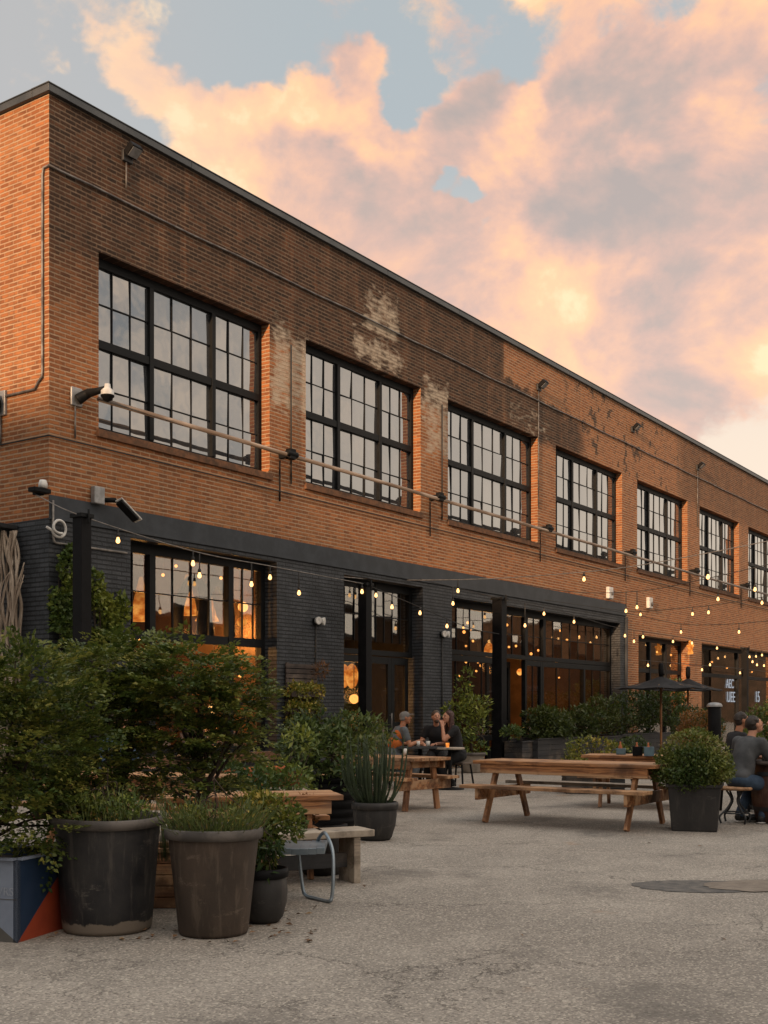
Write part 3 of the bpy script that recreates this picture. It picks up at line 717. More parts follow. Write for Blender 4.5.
# lettering on the far shop glass
def letters(txt, loc, size, mat, parent, rz=0, depth=.004):
    cu = bpy.data.curves.new('lettering', 'FONT'); cu.body = txt; cu.size = size; cu.extrude = depth; cu.align_x = 'CENTER'
    t_ = bpy.data.objects.new('lettering', cu); COL.objects.link(t_); dg = bpy.context.evaluated_depsgraph_get()
    me = bpy.data.meshes.new_from_object(t_.evaluated_get(dg)); bpy.data.objects.remove(t_); bpy.data.curves.remove(cu)
    o = bpy.data.objects.new('lettering', me); me.materials.clear(); me.materials.append(mat); link(o, parent)
    o.location = loc; o.rotation_euler = (math.pi/2, 0, rz); return o
for t_, px, py, s_ in (('AEC', 730, 688, .52), ('UEE', 731, 702, .60), ('15', 757.5, 702, .66)):
    p = fac(px, py, .33); letters(t_, (p.x, .325, p.z), s_, M['letter_glow'], WH)

# ------------------------------------------------------------------ buildings across the yard (they shade it and show in the glass)
M['nbrick'] = pm('far_brick', (.060, .042, .032), (.040, .032, .026), 1.2, .9)
M['nplain'] = pm('far_render', (.20, .17, .14), (.14, .12, .10), .7, .9)
def block(name, label, x0, x1, y0, y1, h, mat, face, wn, step):
    t = thing(name, ((x0+x1)/2, (y0+y1)/2, 0), label, 'building'); ox, oy = (x0+x1)/2, (y0+y1)/2
    m = MB(); m.box((x0-ox, y0-oy, 0), (x1-ox, y1-oy, h)); m.build('wall', mat, t)
    m = MB(); m.box((x0-ox-.15, y0-oy-.15, h), (x1-ox+.15, y1-oy+.15, h+.25)); m.build('coping', M['coping'], t)
    lim = (y0, y1) if face == 'x' else (x0, x1); k = lim[0]+step
    while k < lim[1]-step*.5:
        for zc_ in wn:
            f = MB()
            if face == 'x': f.box((x1-ox, k-oy-.9, zc_), (x1-ox+.04, k-oy+.9, zc_+1.9))
            else: f.box((k-ox-.9, y1-oy, zc_), (k-ox+.9, y1-oy+.04, zc_+1.9))
            f.build('window', M['glass_up'], t)
        k += step
    return t
block('brick_building', 'plain brick building standing left of the yard across from the warehouse corner', -62, -48, -70, 60, 14.2, M['nbrick'], 'x', (1.2, 5.2, 9.2), 9)
block('dark_building', 'low dark brick building facing the warehouse across the yard', -8, 120, -56, -42, 8.0, M['nbrick'], 'y', (1.0, 4.9), 8)
block('unseen_end_block', 'unseen tall brick block added at the far end to darken reflections in the glass', 120, 134, -60, -6, 13.0, M['nbrick'], 'x', (1.2, 5.2), 9)  # unseen, added so the far glass mirrors dark brick instead of bright sky

# ------------------------------------------------------------------ wall fittings
def floodlight(px, py, label, drop, name='floodlight'):
    p = fac(px, py); t = thing(name, (p.x, 0, p.z), label, 'floodlight', 0, 'floodlights under the parapet'); t.scale = (.82, .82, .82)
    m = MB(); m.box((-.13, -.07, -.10), (.13, -.001, .12)); m.build('back_box', M['steel2'], t, .015)
    m = MB(); a = Matrix.Translation((.02, -.07, .03)) @ Matrix.Rotation(math.radians(-38), 4, 'X')
    m.box((-.15, -.28, -.09), (.15, 0, .07), 0, a); m.build('lamp_housing', M['black'], t, .03)
    m = MB(); m.box((-.12, -.25, -.098), (.12, -.04, -.0905), 0, a); m.build('lens', M['greymetal'], t)
    if drop:
        m = MB(); m.tube([(-.02, -.03, -.1), (-.02, -.03, -drop)], .018, 6); m.build('conduit', M['conduit'], t)
floodlight(126, 158, 'black floodlight nearest the building corner, on a short drop of conduit', .62)
floodlight(538, 388, 'black floodlight with a long conduit running down the brick pier', 4.0)
floodlight(632, 430, 'small black floodlight without any conduit under the parapet, among the dark brick stains', 0)
floodlight(697, 468, 'farthest black floodlight under the parapet, with a conduit down to the far windows', 2.6)

def pipe_thing(name, pts, r, mat, label, cat='conduit', n=8, group=None):
    m = MB(); o0 = Vector(pts[0]); m.tube([Vector(p)-o0 for p in pts], r, n); o = m.build(name, mat, None, 0, o0); return tag(o, label, cat, group)
zc_ = fac(60, 172).z
pl = [Vector((-.03, .30, fac(49, 380).z-.1)), Vector((-.03, .22, fac(49, 380).z)), Vector((-.03, .13, fac(49, 379).z+.05)), Vector((-.03, .12, fac(49, 370).z)), Vector((-.03, .12, zc_-.1)), Vector((-.03, .09, zc_)), Vector((-.03, -.03, zc_+.01)), Vector((.2, -.03, zc_))]
pl = [Vector((-.03, 4.0, fac(49, 380).z-.12))]+pl
pl += [Vector((x, -.03, zc_+.012*math.sin(x*1.7))) for x in np.arange(.8, 55, 1.2)]
pipe_thing('conduit', pl, .019, M['conduit'], 'thin grey conduit turning the building corner and running along under the parapet')
lo = [Vector((-.045, 4, 5.69)), Vector((-.045, -.05, 5.69)), Vector((.3, -.05, 5.69))]+[Vector((x, -.05, 5.69)) for x in np.arange(1.5, 55, 2)]
pipe_thing('cable', lo, .013, M['cable'], 'black cable along the brick course just below the upper window sills', 'cable')

# long slim pipe held off the piers in front of the upper windows
zb = fac(98.5, 399).z; y_ = -.28
pa_, pb_ = fac(98.5, 399, y_), fac(697, 575, y_)
rail = thing('steel_rail', (pa_.x, y_, pa_.z), 'long rusty pipe running in front of all the upper windows', 'pipe')
m = MB(); m.tube([(0, 0, 0), (30-pa_.x, 0, pb_.z-pa_.z), (52-pa_.x, 0, pb_.z-pa_.z)], .042, 8); m.build('pipe', M['pipe'], rail)
for px, py in ((291, 457), (440, 499), (549, 531), (633, 557), (697, 575), (747.5, 588.5)):
    p = fac(px, py, y_); x = p.x-pa_.x; zz = 0
    m = MB(); m.box((x-.09, -.06, -.10), (x+.09, .06, .10)); m.box((x-.05, .06, -.06), (x+.05, .275, .06)); m.tube([(x-.16, -.02, .0), (x+.16, -.02, 0)], .06, 8); m.tube([(x-.05, .24, -.1), (x-.05, .24, -.9)], .02, 6)
    m.build('clamp', M['black'], rail, .01)
# conduits on the piers
for i, (px, y0, y1, what) in enumerate(((290, 345, 484, 'black conduit on the paint-stained pier after the first window'), (441, 405, 520, 'black conduit on the pale pier after the second window'))):
    a_, b_ = fac(px, y0), fac(px, y1); pipe_thing('conduit', [(a_.x, -.03, a_.z), (b_.x, -.03, b_.z)], .018, M['cable'], what)

# dome camera on its bracket
p = fac(75, 397)
t = thing('dome_camera', (p.x, 0, p.z), 'dome security camera on a curved black arm beside the first upper window', 'camera'); t.scale = (.88, .88, .88)
m = MB(); m.box((-.12, -.05, -.17), (.14, -.001, .17)); m.build('wall_plate', M['greymetal'], t, .02)
q = dep(112, 388, (p-CAM).dot(V)-.35)-p
m = MB(); pts = catmull([Vector((.02, -.05, -.05)), Vector((.12, -.22, .06)), Vector((q.x*.6, q.y*.65, q.z-.01)), Vector((q.x, q.y, q.z+.02))], 7)
m.tube(pts, [.10-.055*k/len(pts) for k in range(len(pts))], 10); m.build('arm', M['steel'], t)
m = MB(); m.lathe([(.0, .10), (.05, .09), (.06, .02), (.115, -.03), (.118, -.11)], 20, 0, tuple(q)); o = m.build('camera_hood', M['white'], t)
m = MB(); m.lathe([(.122, -.11), (.122, -.135), (.10, -.15), (.075, -.20), (.0, -.235)], 20, 0, tuple(q)); m.build('dome', M['black'], t)
m = MB(); m.tube([(-.02, -.03, -.17), (-.02, -.03, -.75)], .017, 6); m.build('conduit', M['conduit'], t)

# lamp on the side wall at the left edge
ps = Vector((-.001, 1.17, 6.36))
t = thing('wall_lamp', ps, 'black wall lamp with a grey drop conduit on the sunlit side wall', 'wall lamp')
m = MB(); m.box((-.05, -.16, -.20), (0, .1, .20)); m.build('wall_plate', M['greymetal'], t, .01)
m = MB(); m.lathe([(.0, .14), (.10, .13), (.15, 0), (.13, -.16), (.0, -.17)], 16, 0, (-.18, 0, 0)); m.build('lamp_housing', M['black'], t)
m = MB(); m.tube([(-.03, -.02, -.2), (-.03, -.02, -.66)], .022, 6); m.build('conduit', M['conduit'], t)

# lamp with flat white panel
p = fac(95, 496)
t = thing('panel_light', (p.x, 0, p.z), 'grey junction box with a flat white lamp panel tilted out above the shop lintel', 'light')
m = MB(); m.box((-.11, -.12, -.14), (.11, -.016, .14)); m.build('junction_box', M['greymetal'], t, .015)
m = MB(); m.tube([(.12, -.1, -.06), (.30, -.16, -.04)], .04, 8); m.build('bracket', M['black'], t)
q = dep(114, 506, (p-CAM).dot(V)-.2)-p
m = MB(); a = Matrix.Translation((.48, -.24, -.20)) @ Matrix.Rotation(math.radians(33), 4, 'Y') @ Matrix.Rotation(math.radians(-24), 4, 'X')
m.box((-.27, -.10, -.012), (.27, .04, .016), 0, a); m.build('lamp_panel', M['white'], t, .01)
m = MB(); m.box((-.25, -.09, -.075), (.20, .035, -.013), 0, a); m.build('lamp_housing', M['black'], t, .01)
# small lamp box at the very corner
p = fac(40, 487, -.05)
t = thing('corner_sensor', (p.x, -.05, p.z), 'small pale sensor on a black bracket at the building corner', 'sensor')
m = MB(); m.box((-.20, -.12, -.10), (.12, .04, -.03)); m.box((-.06, .0, -.12), (.08, .11, 0)); m.build('bracket', M['black'], t, .01)
m = MB(); m.lathe([(.0, .11), (.05, .10), (.07, .04), (.07, -.02), (.0, -.03)], 14, 0, (0, -.07, 0)); m.build('sensor_head', M['white'], t)
d = (fac(30, 540)-CAM).dot(V)
pts = [fac(x, y, -.035) for x, y in ((52, 500), (52, 535), (53, 541), (56, 543), (127, 553))]
pts[0].x = pts[1].x = .05; pts[2].x = .07
pipe_thing('conduit', pts, .018, M['palecable'], 'pale conduit from the corner sensor down and across to the first window')
# loop of cable hung on the painted wall
c = fac(66, 530, -.06); pts = []
for k in range(26):
    a = math.pi*1.1+2*math.pi*k/20; pts.append((c.x-.15+.13*math.cos(a), -.06-.002*k, c.z+.13*math.sin(a)*(1 if k < 20 else .6)))
pts = [(c.x-.38, -.06, c.z+.0)]+pts
pipe_thing('cable_loop', pts, .022, M['white'], 'loop of white cable hung on the black painted wall near the corner', 'cable')

# twin spot lights and small boxes
def spots(px, py, label, drop, mat='white'):
    p = fac(px, py); t = thing('twin_spotlight', (p.x, 0, p.z), label, 'spotlight', 0, 'twin spotlights on the shopfront'); t.scale = (.75, .75, .9)
    m = MB(); m.box((-.16, -.06, -.07), (.16, -.001, .07)); m.build('back_box', M['black'], t, .01)
    for s in (-1, 1):
        m = MB(); m.lathe([(.0, -.06), (.07, -.05), (.09, .06), (.075, .065), (.0, .04)], 14, 0); o = m.build('lamp_head', M[mat], t); o.location = (s*.11, -.14, .02); o.rotation_euler = (math.radians(95), 0, math.radians(s*18))
    if drop: m = MB(); m.tube([(-.04, -.03, -.05), (-.04, -.03, -drop)], .022, 6); m.build('conduit', M['cable'], t)
spots(316, 622, 'white twin spotlight on the painted pier above the planted wall rack', 2.2)
spots(442, 635, 'white twin spotlight on the painted pier between entrance and big window', 2.6)
for px, py, lb, nm in ((608, 593, 'pale camera box with a round lens on the brick above the shop lintel end', 'wall_camera'), (648, 603, 'square white utility box on the brick right of the painted front', 'utility_box')):
    p = fac(px, py); t = thing(nm, (p.x, 0, p.z), lb, nm.replace('_', ' ')); t.scale = (.8, .8, .85)
    m = MB(); m.box((-.20, -.14, -.21), (.20, -.001, .21)); m.build('box', M['white'], t, .02)
    m = MB(); m.lathe([(.0, -.17), (.085, -.17), (.09, 0)], 14, 0); o = m.build('lens' if nm == 'wall_camera' else 'cover_plate', M['greymetal'] if nm == 'wall_camera' else M['conduit'], t); o.rotation_euler = (math.radians(-90), 0, 0); o.location = (.05, -.01, 0 if nm == 'wall_camera' else -.05)
# flame-coloured lantern on the far brick pier
p = fac(683, 648)
t = thing('pier_lantern', (p.x+.05, 0, p.z), 'glowing amber star lantern on the brick pier left of the lettered glass', 'lantern')
m = MB(); m.tube([(0, 0, .2), (0, -.2, .24), (0, -.25, .14)], .02, 6); m.build('bracket', M['black'], t)
m = MB()
for k in range(5):
    a = 2*math.pi*k/5+.4; m.beam((0, -.25, 0), (.26*math.cos(a), -.25, .26*math.sin(a)), .09, .06)
m.ball((0, -.25, 0), .10, 10); m.build('lamp_shade', M['orange'], t)

# ------------------------------------------------------------------ black square posts that carry the lights
def post(px, ytop, Y, wdt, label):
    p = fac(px, ytop, Y); t = thing('light_post', (p.x, Y, 0), label, 'post', 0, 'black posts carrying the string lights')
    m = MB(); m.box((-wdt/2, -wdt/2, .012), (wdt/2, wdt/2, p.z)); m.build('post', M['black'], t, .008)
    m = MB(); m.box((-wdt*.8, -wdt*.8, .0), (wdt*.8, wdt*.8, .012)); m.build('base_plate', M['steel2'], t)
    m = MB(); m.box((-wdt/2-.03, -wdt/2-.03, p.z-.002), (wdt/2+.03, wdt/2+.03, p.z+.06)); m.tube([(0, -wdt/2-.05, p.z-.1), (0, -wdt/2-.05, p.z+.12)], .02, 6); m.build('cap', M['steel'], t, .005)
    return p
P1 = post(82, 518, -.75, .20, 'black square post nearest the building corner, between two patches of ivy')
P2 = post(365, 586, -.45, .21, 'black square post standing in front of the entrance doors')
P3 = post(499.5, 600, -.50, .27, 'thick black post at the left of the dark shop doorway')
P4 = post(745, 649, -.40, .22, 'far black post between the lettered panes')

# ------------------------------------------------------------------ string lights
def string(label, anchors, bulbs, thick=.009, mat='cable', sag=0.0):
    pts = catmull([dep(*a) for a in anchors], 14)
    o0 = pts[0]
    t = thing('string_lights', o0, label, 'string lights', 0, 'strings of warm bulbs over the yard')
    m = MB(); m.tube([p-o0 for p in pts], thick, 6); m.build('cable', M[mat], t)
    for b in bulbs:
        bx, drop = b if isinstance(b, tuple) else (b, .16)
        best = None
        for i in range(len(pts)-1):
            def proj(p):
                d = p-CAM; z = d.dot(V); return 384+F*d.dot(R)/z
            a_, b_ = proj(pts[i]), proj(pts[i+1])
            if (a_-bx)*(b_-bx) <= 0 and abs(a_-b_) > 1e-6:
                k = (bx-a_)/(b_-a_); best = pts[i].lerp(pts[i+1], k); break
        if best is None: continue
        sk = MB(); sk.tube([(0, 0, 0), (0, 0, -drop)], [.012, .012], 6); sk.lathe([(.0, -drop+.07), (.026, -drop+.06), (.030, -drop), (.0, -drop-.004)], 10)
        bl = bpy.data.objects.new('bulb', BULB); link(bl, t); bl.location = best-o0+Vector((0, 0, -drop))
        sko = sk.build('socket', M['cable'], bl); sko.location = (0, 0, drop)
    return t
bm_ = MB(); bm_.lathe([(.018, 0), (.020, -.016), (.031, -.044), (.034, -.060), (.028, -.083), (.014, -.095), (.0, -.098)], 14)
tmp = bm_.build('bulb', M['bulb']); BULB = tmp.data; bpy.data.objects.remove(tmp)
dp = lambda px, Y: (fac(px, 600, Y)-CAM).dot(V)
string('string of bulbs from the corner post along the painted wall to the entrance', [(36, 495, dp(36, -.1)), (82, 516, dp(82, -.8)), (193, 551, dp(193, -.7)), (270, 566, dp(270, -.6)), (365, 584, dp(365, -.5))], [(118, .14), (193, .16), (199.5, .34), (251.5, .34), (270, .16), (299, .36), (362, .12)], mat='palecable')
string('pale near-level string from the entrance post out toward the right edge of the view', [(344, 577, dp(344, -.4)), (390, 580, 26.5), (480, 579, 26), (560, 574, 25), (638, 565.5, 24), (768, 541, 22), (830, 525, 21)], [(376, .30), (458, .20), (584, .10), (708, .42)], mat='palecable')
string('string sagging from the entrance post past the pier light to the thick post', [(365, 584, dp(365, -.5)), (422, 608, dp(422, -.35)), (470, 628, dp(470, -.4)), (499, 634, dp(499, -.65))], [(392, .2), (420, .08), (447, .12)])
string('string of bulbs over the big shop window, starting at the thick post', [(420, 579, dp(420, -.2)), (457, 588, dp(457, -.3)), (499, 598, dp(499, -.6)), (560, 611, dp(560, -.5)), (610, 626, dp(610, -.4)), (640, 631, dp(640, -.4)), (700, 640, dp(700, -.5)), (768, 652, dp(768, -.4))], [(453, .34), (525, .52), (544, .12), (574, .14), (625, .16), (634, .3), (643, .12), (673, .14), (692, .10), (717, .14), (756, .22), (762, .12)])
string('upper string crossing the brick from the lintel toward the right edge', [(500, 580, dp(500, -.25)), (575, 592, 31), (640, 591, 30), (695, 581, 28.5), (740, 571, 27.5), (830, 550, 26)], [(626, .44), (637, .36), (718, .5), (755, .46)])
string('middle string in front of the brick right of the painted front', [(545, 600, dp(545, -.2)), (629, 611, dp(629, -.3)), (660, 610, 34), (705, 606, 33), (740, 601, 32), (830, 585, 30)], [(640.5, .04), (692.5, .14), (708.5, .14), (762, .1)])
string('lower string sagging across the brick above the lettered glass', [(600, 608, dp(600, -.2)), (640, 616, dp(640, -.4)), (682, 624, 36), (720, 624.5, 35), (768, 621, 34), (830, 614, 33)], [(681, .20), (739, .20)])
string('short low string of bulbs across the lettered glass at the right edge', [(640, 660, dp(640, -.3)), (663, 662, dp(663, -.4)), (695, 665, dp(695, -.4)), (745, 669, dp(745, -.4)), (800, 676, dp(800, -.5))], [(648, .1), (702, .1), (710, -.1), (740, .12)])
string('string of close-set bulbs dipping at the far right beside the far post', [(745, 651, dp(745, -.6)), (755, 657, dp(755, -.8)), (768, 660, dp(768, -1.0)), (800, 650, dp(800, -1.5))], [(749.5, .06), (752.5, .18), (757, .22), (764, .16)])

# ------------------------------------------------------------------ lamps and shapes inside the shop
def pendant(px, py, Y, label, shape, mat, power=0, cat='pendant lamp', group='lamps glowing inside the shop', col=(1, .45, .12)):
    p = fac(px, py, Y); t = thing('pendant_lamp', p, label, cat, 0, group)
    m = MB()
    if shape == 'cone': m.lathe([(.03, .85), (.07, .70), (.20, .14), (.26, .02), (.0, .0)], 20)
    elif shape == 'oval': m.ball((0, 0, 0), (.15, .15, .29), 16)
    elif shape == 'globe': m.ball((0, 0, 0), .11, 14)
    else: m.ball((0, 0, 0), .055, 10)
    m.build('lamp_shade', M[mat], t)
    m = MB(); m.tube([(0, 0, .1), (0, 0, max(.3, 4.85-p.z))], .01, 5); m.build('cord', M['cable'], t)
    if power:
        ld = bpy.data.lights.new('lamp_light', 'POINT'); ld.energy = power; ld.color = col; ld.shadow_soft_size = .2
        lo_ = bpy.data.objects.new('lamp_light', ld); link(lo_, t); lo_.location = (0, 0, -.45)
pendant(141, 622, 1.6, 'orange cone pendant lamp inside the left pane of the ivy-side window', 'cone', 'orange', 190)
pendant(187, 616, 2.2, 'dim orange cone lamp left of the dark arch inside the first shop window', 'cone', 'orange', 110)
pendant(207, 622, 2.6, 'orange cone lamp under the dark arch inside the first shop window', 'cone', 'orange', 0)
pendant(243, 607, 1.8, 'round amber lamp inside the right pane of the first shop window', 'globe', 'bulbin', 110)
pendant(242, 622, 1.8, 'lower small amber lamp in the right pane of the first shop window', 'globe', 'orange')
pendant(214, 708, 1.5, 'bright bulb low inside the first shop window seen through the big shrub', 'globe', 'bulb', 50)
pendant(352, 676, 1.3, 'upper orange oval lantern in the glass beside the entrance', 'oval', 'orange', 60)
pendant(344, 676, 2.2, 'left orange oval lantern partly behind the entrance pier', 'oval', 'orange')
pendant(354, 699, 1.1, 'lower yellow globe lantern in the glass beside the entrance', 'globe', 'bulbin', 8)
rb_ = random.Random(21)
reflection_bulbs = [(rb_.uniform(549, 610), rb_.uniform(628, 700)) for _ in range(26)]+[(rb_.uniform(506, 541), rb_.uniform(622, 654)) for _ in range(7)]+[(rb_.uniform(457, 492), rb_.uniform(615, 690)) for _ in range(10)]  # scattered bulbs added to stand in for string lights mirrored in the glass
for i, (px, py) in enumerate(tuple(reflection_bulbs)+((464, 632), (471, 630), (466, 646), (473, 641), (487, 641), (462, 655), (509, 647), (516, 646), (531, 653), (537, 652), (556, 634), (567, 640), (579, 647), (590, 632), (603, 634), (586, 655), (561, 652), (597, 660), (466, 662), (478, 662))):
    p = fac(px, py, 1.6+.83*(i % 6))
    t = thing('hanging_bulb', p, 'small bare warm bulb inside the big shop window, many added as string light reflections', 'bulb', 0, 'bare bulbs inside the big shop window, partly standing in for reflections')
    m = MB(); m.ball((0, 0, 0), .030+.006*(i % 4), 8); m.build('glow', M['bulbin'], t)
    m = MB(); m.tube([(0, 0, .05), (0, 0, 4.85-p.z)], .008, 4); m.build('cord', M['cable'], t)
pendant(489, 652, 2.4, 'tall orange lamp inside the left part of the big shop window', 'oval', 'orange', 130)
pendant(575, 690, 3.5, 'low warm lamp added for glow deep inside the right part of the big shop window', 'globe', 'orange', 70)  # added lamp that brightens the dim lower bay
for i, (px, py) in enumerate(((147, 560), (163, 575), (176, 566), (183, 600), (221, 578), (224, 596), (236, 590), (251, 612), (197, 640), (150, 645), (246, 655), (252, 690), (240, 676))):
    p = fac(px, py, 1.2+.9*(i % 4))
    t = thing('hanging_bulb', p, 'small bare warm bulb hanging inside the first shop window among many alike', 'bulb', 0, 'bare bulbs hanging inside the first shop window')
    m = MB(); m.ball((0, 0, 0), .034, 8); m.build('glow', M['bulbin'], t)
    m = MB(); m.tube([(0, 0, .03), (0, 0, 4.85-p.z)], .008, 4); m.build('cord', M['cable'], t)
for i, (px, py) in enumerate(((648, 660), (657, 652), (671, 655), (664, 668), (645, 690), (712, 662), (727, 668), (752, 672), (681, 660), (709, 676))):  # bulbs added in place of string light reflections on the far glass
    p = fac(px, py, 1.2+.9*(i % 4))
    t = thing('hanging_bulb', p, 'small bare warm bulb added behind the far shop panes as a string light reflection', 'bulb', 0, 'bulbs added behind the far shop panes as reflections')
    m = MB(); m.ball((0, 0, 0), .045, 8); m.build('glow', M['bulbin'], t)
    m = MB(); m.tube([(0, 0, .03), (0, 0, 4.85-p.z)], .008, 4); m.build('cord', M['cable'], t)
pendant(520, 672, 3.0, 'low warm lamp added for glow behind the narrow pane beside the dark shop doorway', 'globe', 'orange', 40)  # second lamp added to give the bay an amber glow
# dark hoop sculpture hanging behind the first window
p = fac(205, 600, 1.4)
t = thing('hanging_arch', p, 'dark looped sculpture hanging behind the first shop window', 'sculpture')
m = MB()
for s in (-1, 1): m.tube(catmull([Vector((s*.75, 0, -.7)), Vector((s*.7, 0, -.1)), Vector((s*.36, 0, .38)), Vector((s*.05, 0, .1)), Vector((s*.12, 0, -.75))], 8), [.10]*33, 8)
m.build('arch', M['black'], t)
m = MB(); m.tube([(0, 0, .1), (0, 0, 4.85-p.z)], .012, 5); m.build('cord', M['cable'], t)
# bottle shelf deep inside
p = fac(565, 690, 4.5)
t = thing('bar_shelf', (p.x, 3.2, 0), 'shelves of glassware standing inside the big shop window', 'shelf')
m = MB()
for z in (.9, 1.5, 2.1): m.box((-1.6, -.15, z), (1.6, .15, z+.04))
for x in (-1.6, 1.6): m.box((x-.03, -.152, 0), (x+.03, .152, 2.5))
m.build('shelf', M['slat'], t)
bx_ = p.x; rb_ = random.Random(31)
M['bottle'] = pm('bottle_glass', (.10, .045, .015), (.03, .05, .03), 3, .15); M['jar'] = pm('pale_glassware', (.45, .42, .38), (.30, .28, .25), 3, .2)
for i in range(30):
    z = (.94, 1.54, 2.14)[i % 3]; m = MB(); hb = rb_.uniform(.26, .40); m.lathe([(.0, 0), (.045, 0), (.048, hb*.6), (.018, hb*.75), (.018, hb), (.0, hb)], 10)
    tag(m.build('bottle', M['jar' if i % 4 == 0 else 'bottle'], None, 0, (bx_-1.5+3.0*(i//3)/10+rb_.uniform(-.08, .08), 3.2, z)), 'bottle standing on the shelves inside the big shop window', 'bottle', 'bottles on the shelves inside the shop')
for i, px in enumerate((554, 566, 580, 594)):
    q = fac(px, 720, 1.2); t = thing('bar_stool', (q.x, 1.3, 0), 'tall dark bar stool behind the glass of the big shop window', 'stool', .3*i, 'bar stools behind the glass')
    m = MB(); m.lathe([(.0, .74), (.19, .74), (.19, .79), (.0, .79)], 16); m.build('seat', M['slat'], t)
    for k in range(4):
        a = math.pi/2*k+.4; m = MB(); m.beam((.22*math.cos(a), .22*math.sin(a), .02), (.13*math.cos(a), .13*math.sin(a), .74), .03, .03); m.build('leg', M['black'], t)
    m = MB(); m.box((-.19, .15, .79), (.19, .18, 1.15)); m.build('backrest', M['slat'], t, .01)
p = fac(575, 735, 2.0)
t = thing('bar_counter', (p.x, 2.2, 0), 'long dark counter inside the big shop window', 'counter')
m = MB(); m.box((-2.4, -.3, 0), (2.4, .3, 1.02)); m.build('base', M['slat'], t, .01); m = MB(); m.box((-2.5, -.38, 1.022), (2.5, .38, 1.07)); m.build('top', M['cedar'], t, .008)

# ------------------------------------------------------------------ people
M['skin'] = pm('skin', (.46, .235, .15), (.40, .19, .12), 14, .55)
M['skin2'] = pm('skin_tan', (.36, .16, .085), (.30, .13, .07), 14, .55)
M['eye'] = pm('eye_dark', (.02, .014, .012), None, 5, .3); M['lip'] = pm('lip', (.30, .10, .08), None, 8, .5)
def cloth(name, c, c2=None): return pm(name, c, c2 or tuple(x*.7 for x in c), 7, .85, bump=.25, bscale=16)
M['c_grey'] = cloth('grey_shirt_cloth', (.075, .078, .082)); M['c_black'] = cloth('black_cloth', (.014, .014, .016)); M['c_denim'] = cloth('denim', (.045, .075, .12), (.028, .048, .08))
M['c_orange'] = cloth('orange_cloth', (.50, .13, .025)); M['c_slate'] = cloth('slate_cloth', (.11, .12, .13)); M['c_white'] = cloth('white_cloth', (.52, .49, .45)); M['c_blue'] = cloth('blue_cloth', (.05, .09, .15)); M['c_olive'] = cloth('olive_cloth', (.07, .075, .03))
M['hair_d'] = pm('dark_hair', (.018, .012, .009), (.03, .02, .014), 30, .5, bump=.4, stretch=(3, 3, .6)); M['hair_b'] = pm('brown_hair', (.05, .03, .018), (.08, .05, .03), 30, .5, bump=.4); M['hair_r'] = pm('auburn_hair', (.055, .018, .012), (.035, .012, .01), 30, .5, bump=.4)
M['cap'] = cloth('cap_cloth', (.20, .19, .18)); M['shoe'] = pm('shoe_black', (.018, .018, .018), None, 9, .6); M['sole'] = pm('shoe_sole', (.55, .53, .5), None, 9, .6)

class Body:
    def __init__(s): s.m = MB()
    def cap(s, a, ra, b, rb, n=12):
        a, b = Vector(a), Vector(b)
        s.m.tube([a, b], [ra, rb], n); s.m.ball(a, ra, n); s.m.ball(b, rb, n); return s
    def chain(s, pts):
        for (a, ra), (b, rb) in zip(pts, pts[1:]): s.cap(a, ra, b, rb)
        return s
    def ell(s, c, r, rot=None):
        mt = Matrix.Translation(Vector(c)) @ (rot.to_matrix().to_4x4() if rot is not None else Matrix.Identity(4))
        s.m.ball((0, 0, 0), r, 16, 0, mt); return s
    def done(s, name, mats, parent, voxel=.008, smooth=4):
        o = s.m.build('tmp', mats)
        rm_ = o.modifiers.new('r', 'REMESH'); rm_.mode = 'VOXEL'; rm_.voxel_size = voxel; rm_.use_smooth_shade = True
        sm_ = o.modifiers.new('s', 'SMOOTH'); sm_.factor = .5; sm_.iterations = smooth
        dg = bpy.context.evaluated_depsgraph_get(); dg.update()
        me = bpy.data.meshes.new_from_object(o.evaluated_get(dg)); bpy.data.objects.remove(o)
        me.materials.clear()
        for q in (mats if isinstance(mats, (list, tuple)) else [mats]): me.materials.append(q)
        ob = bpy.data.objects.new(name, me); link(ob, parent); return ob

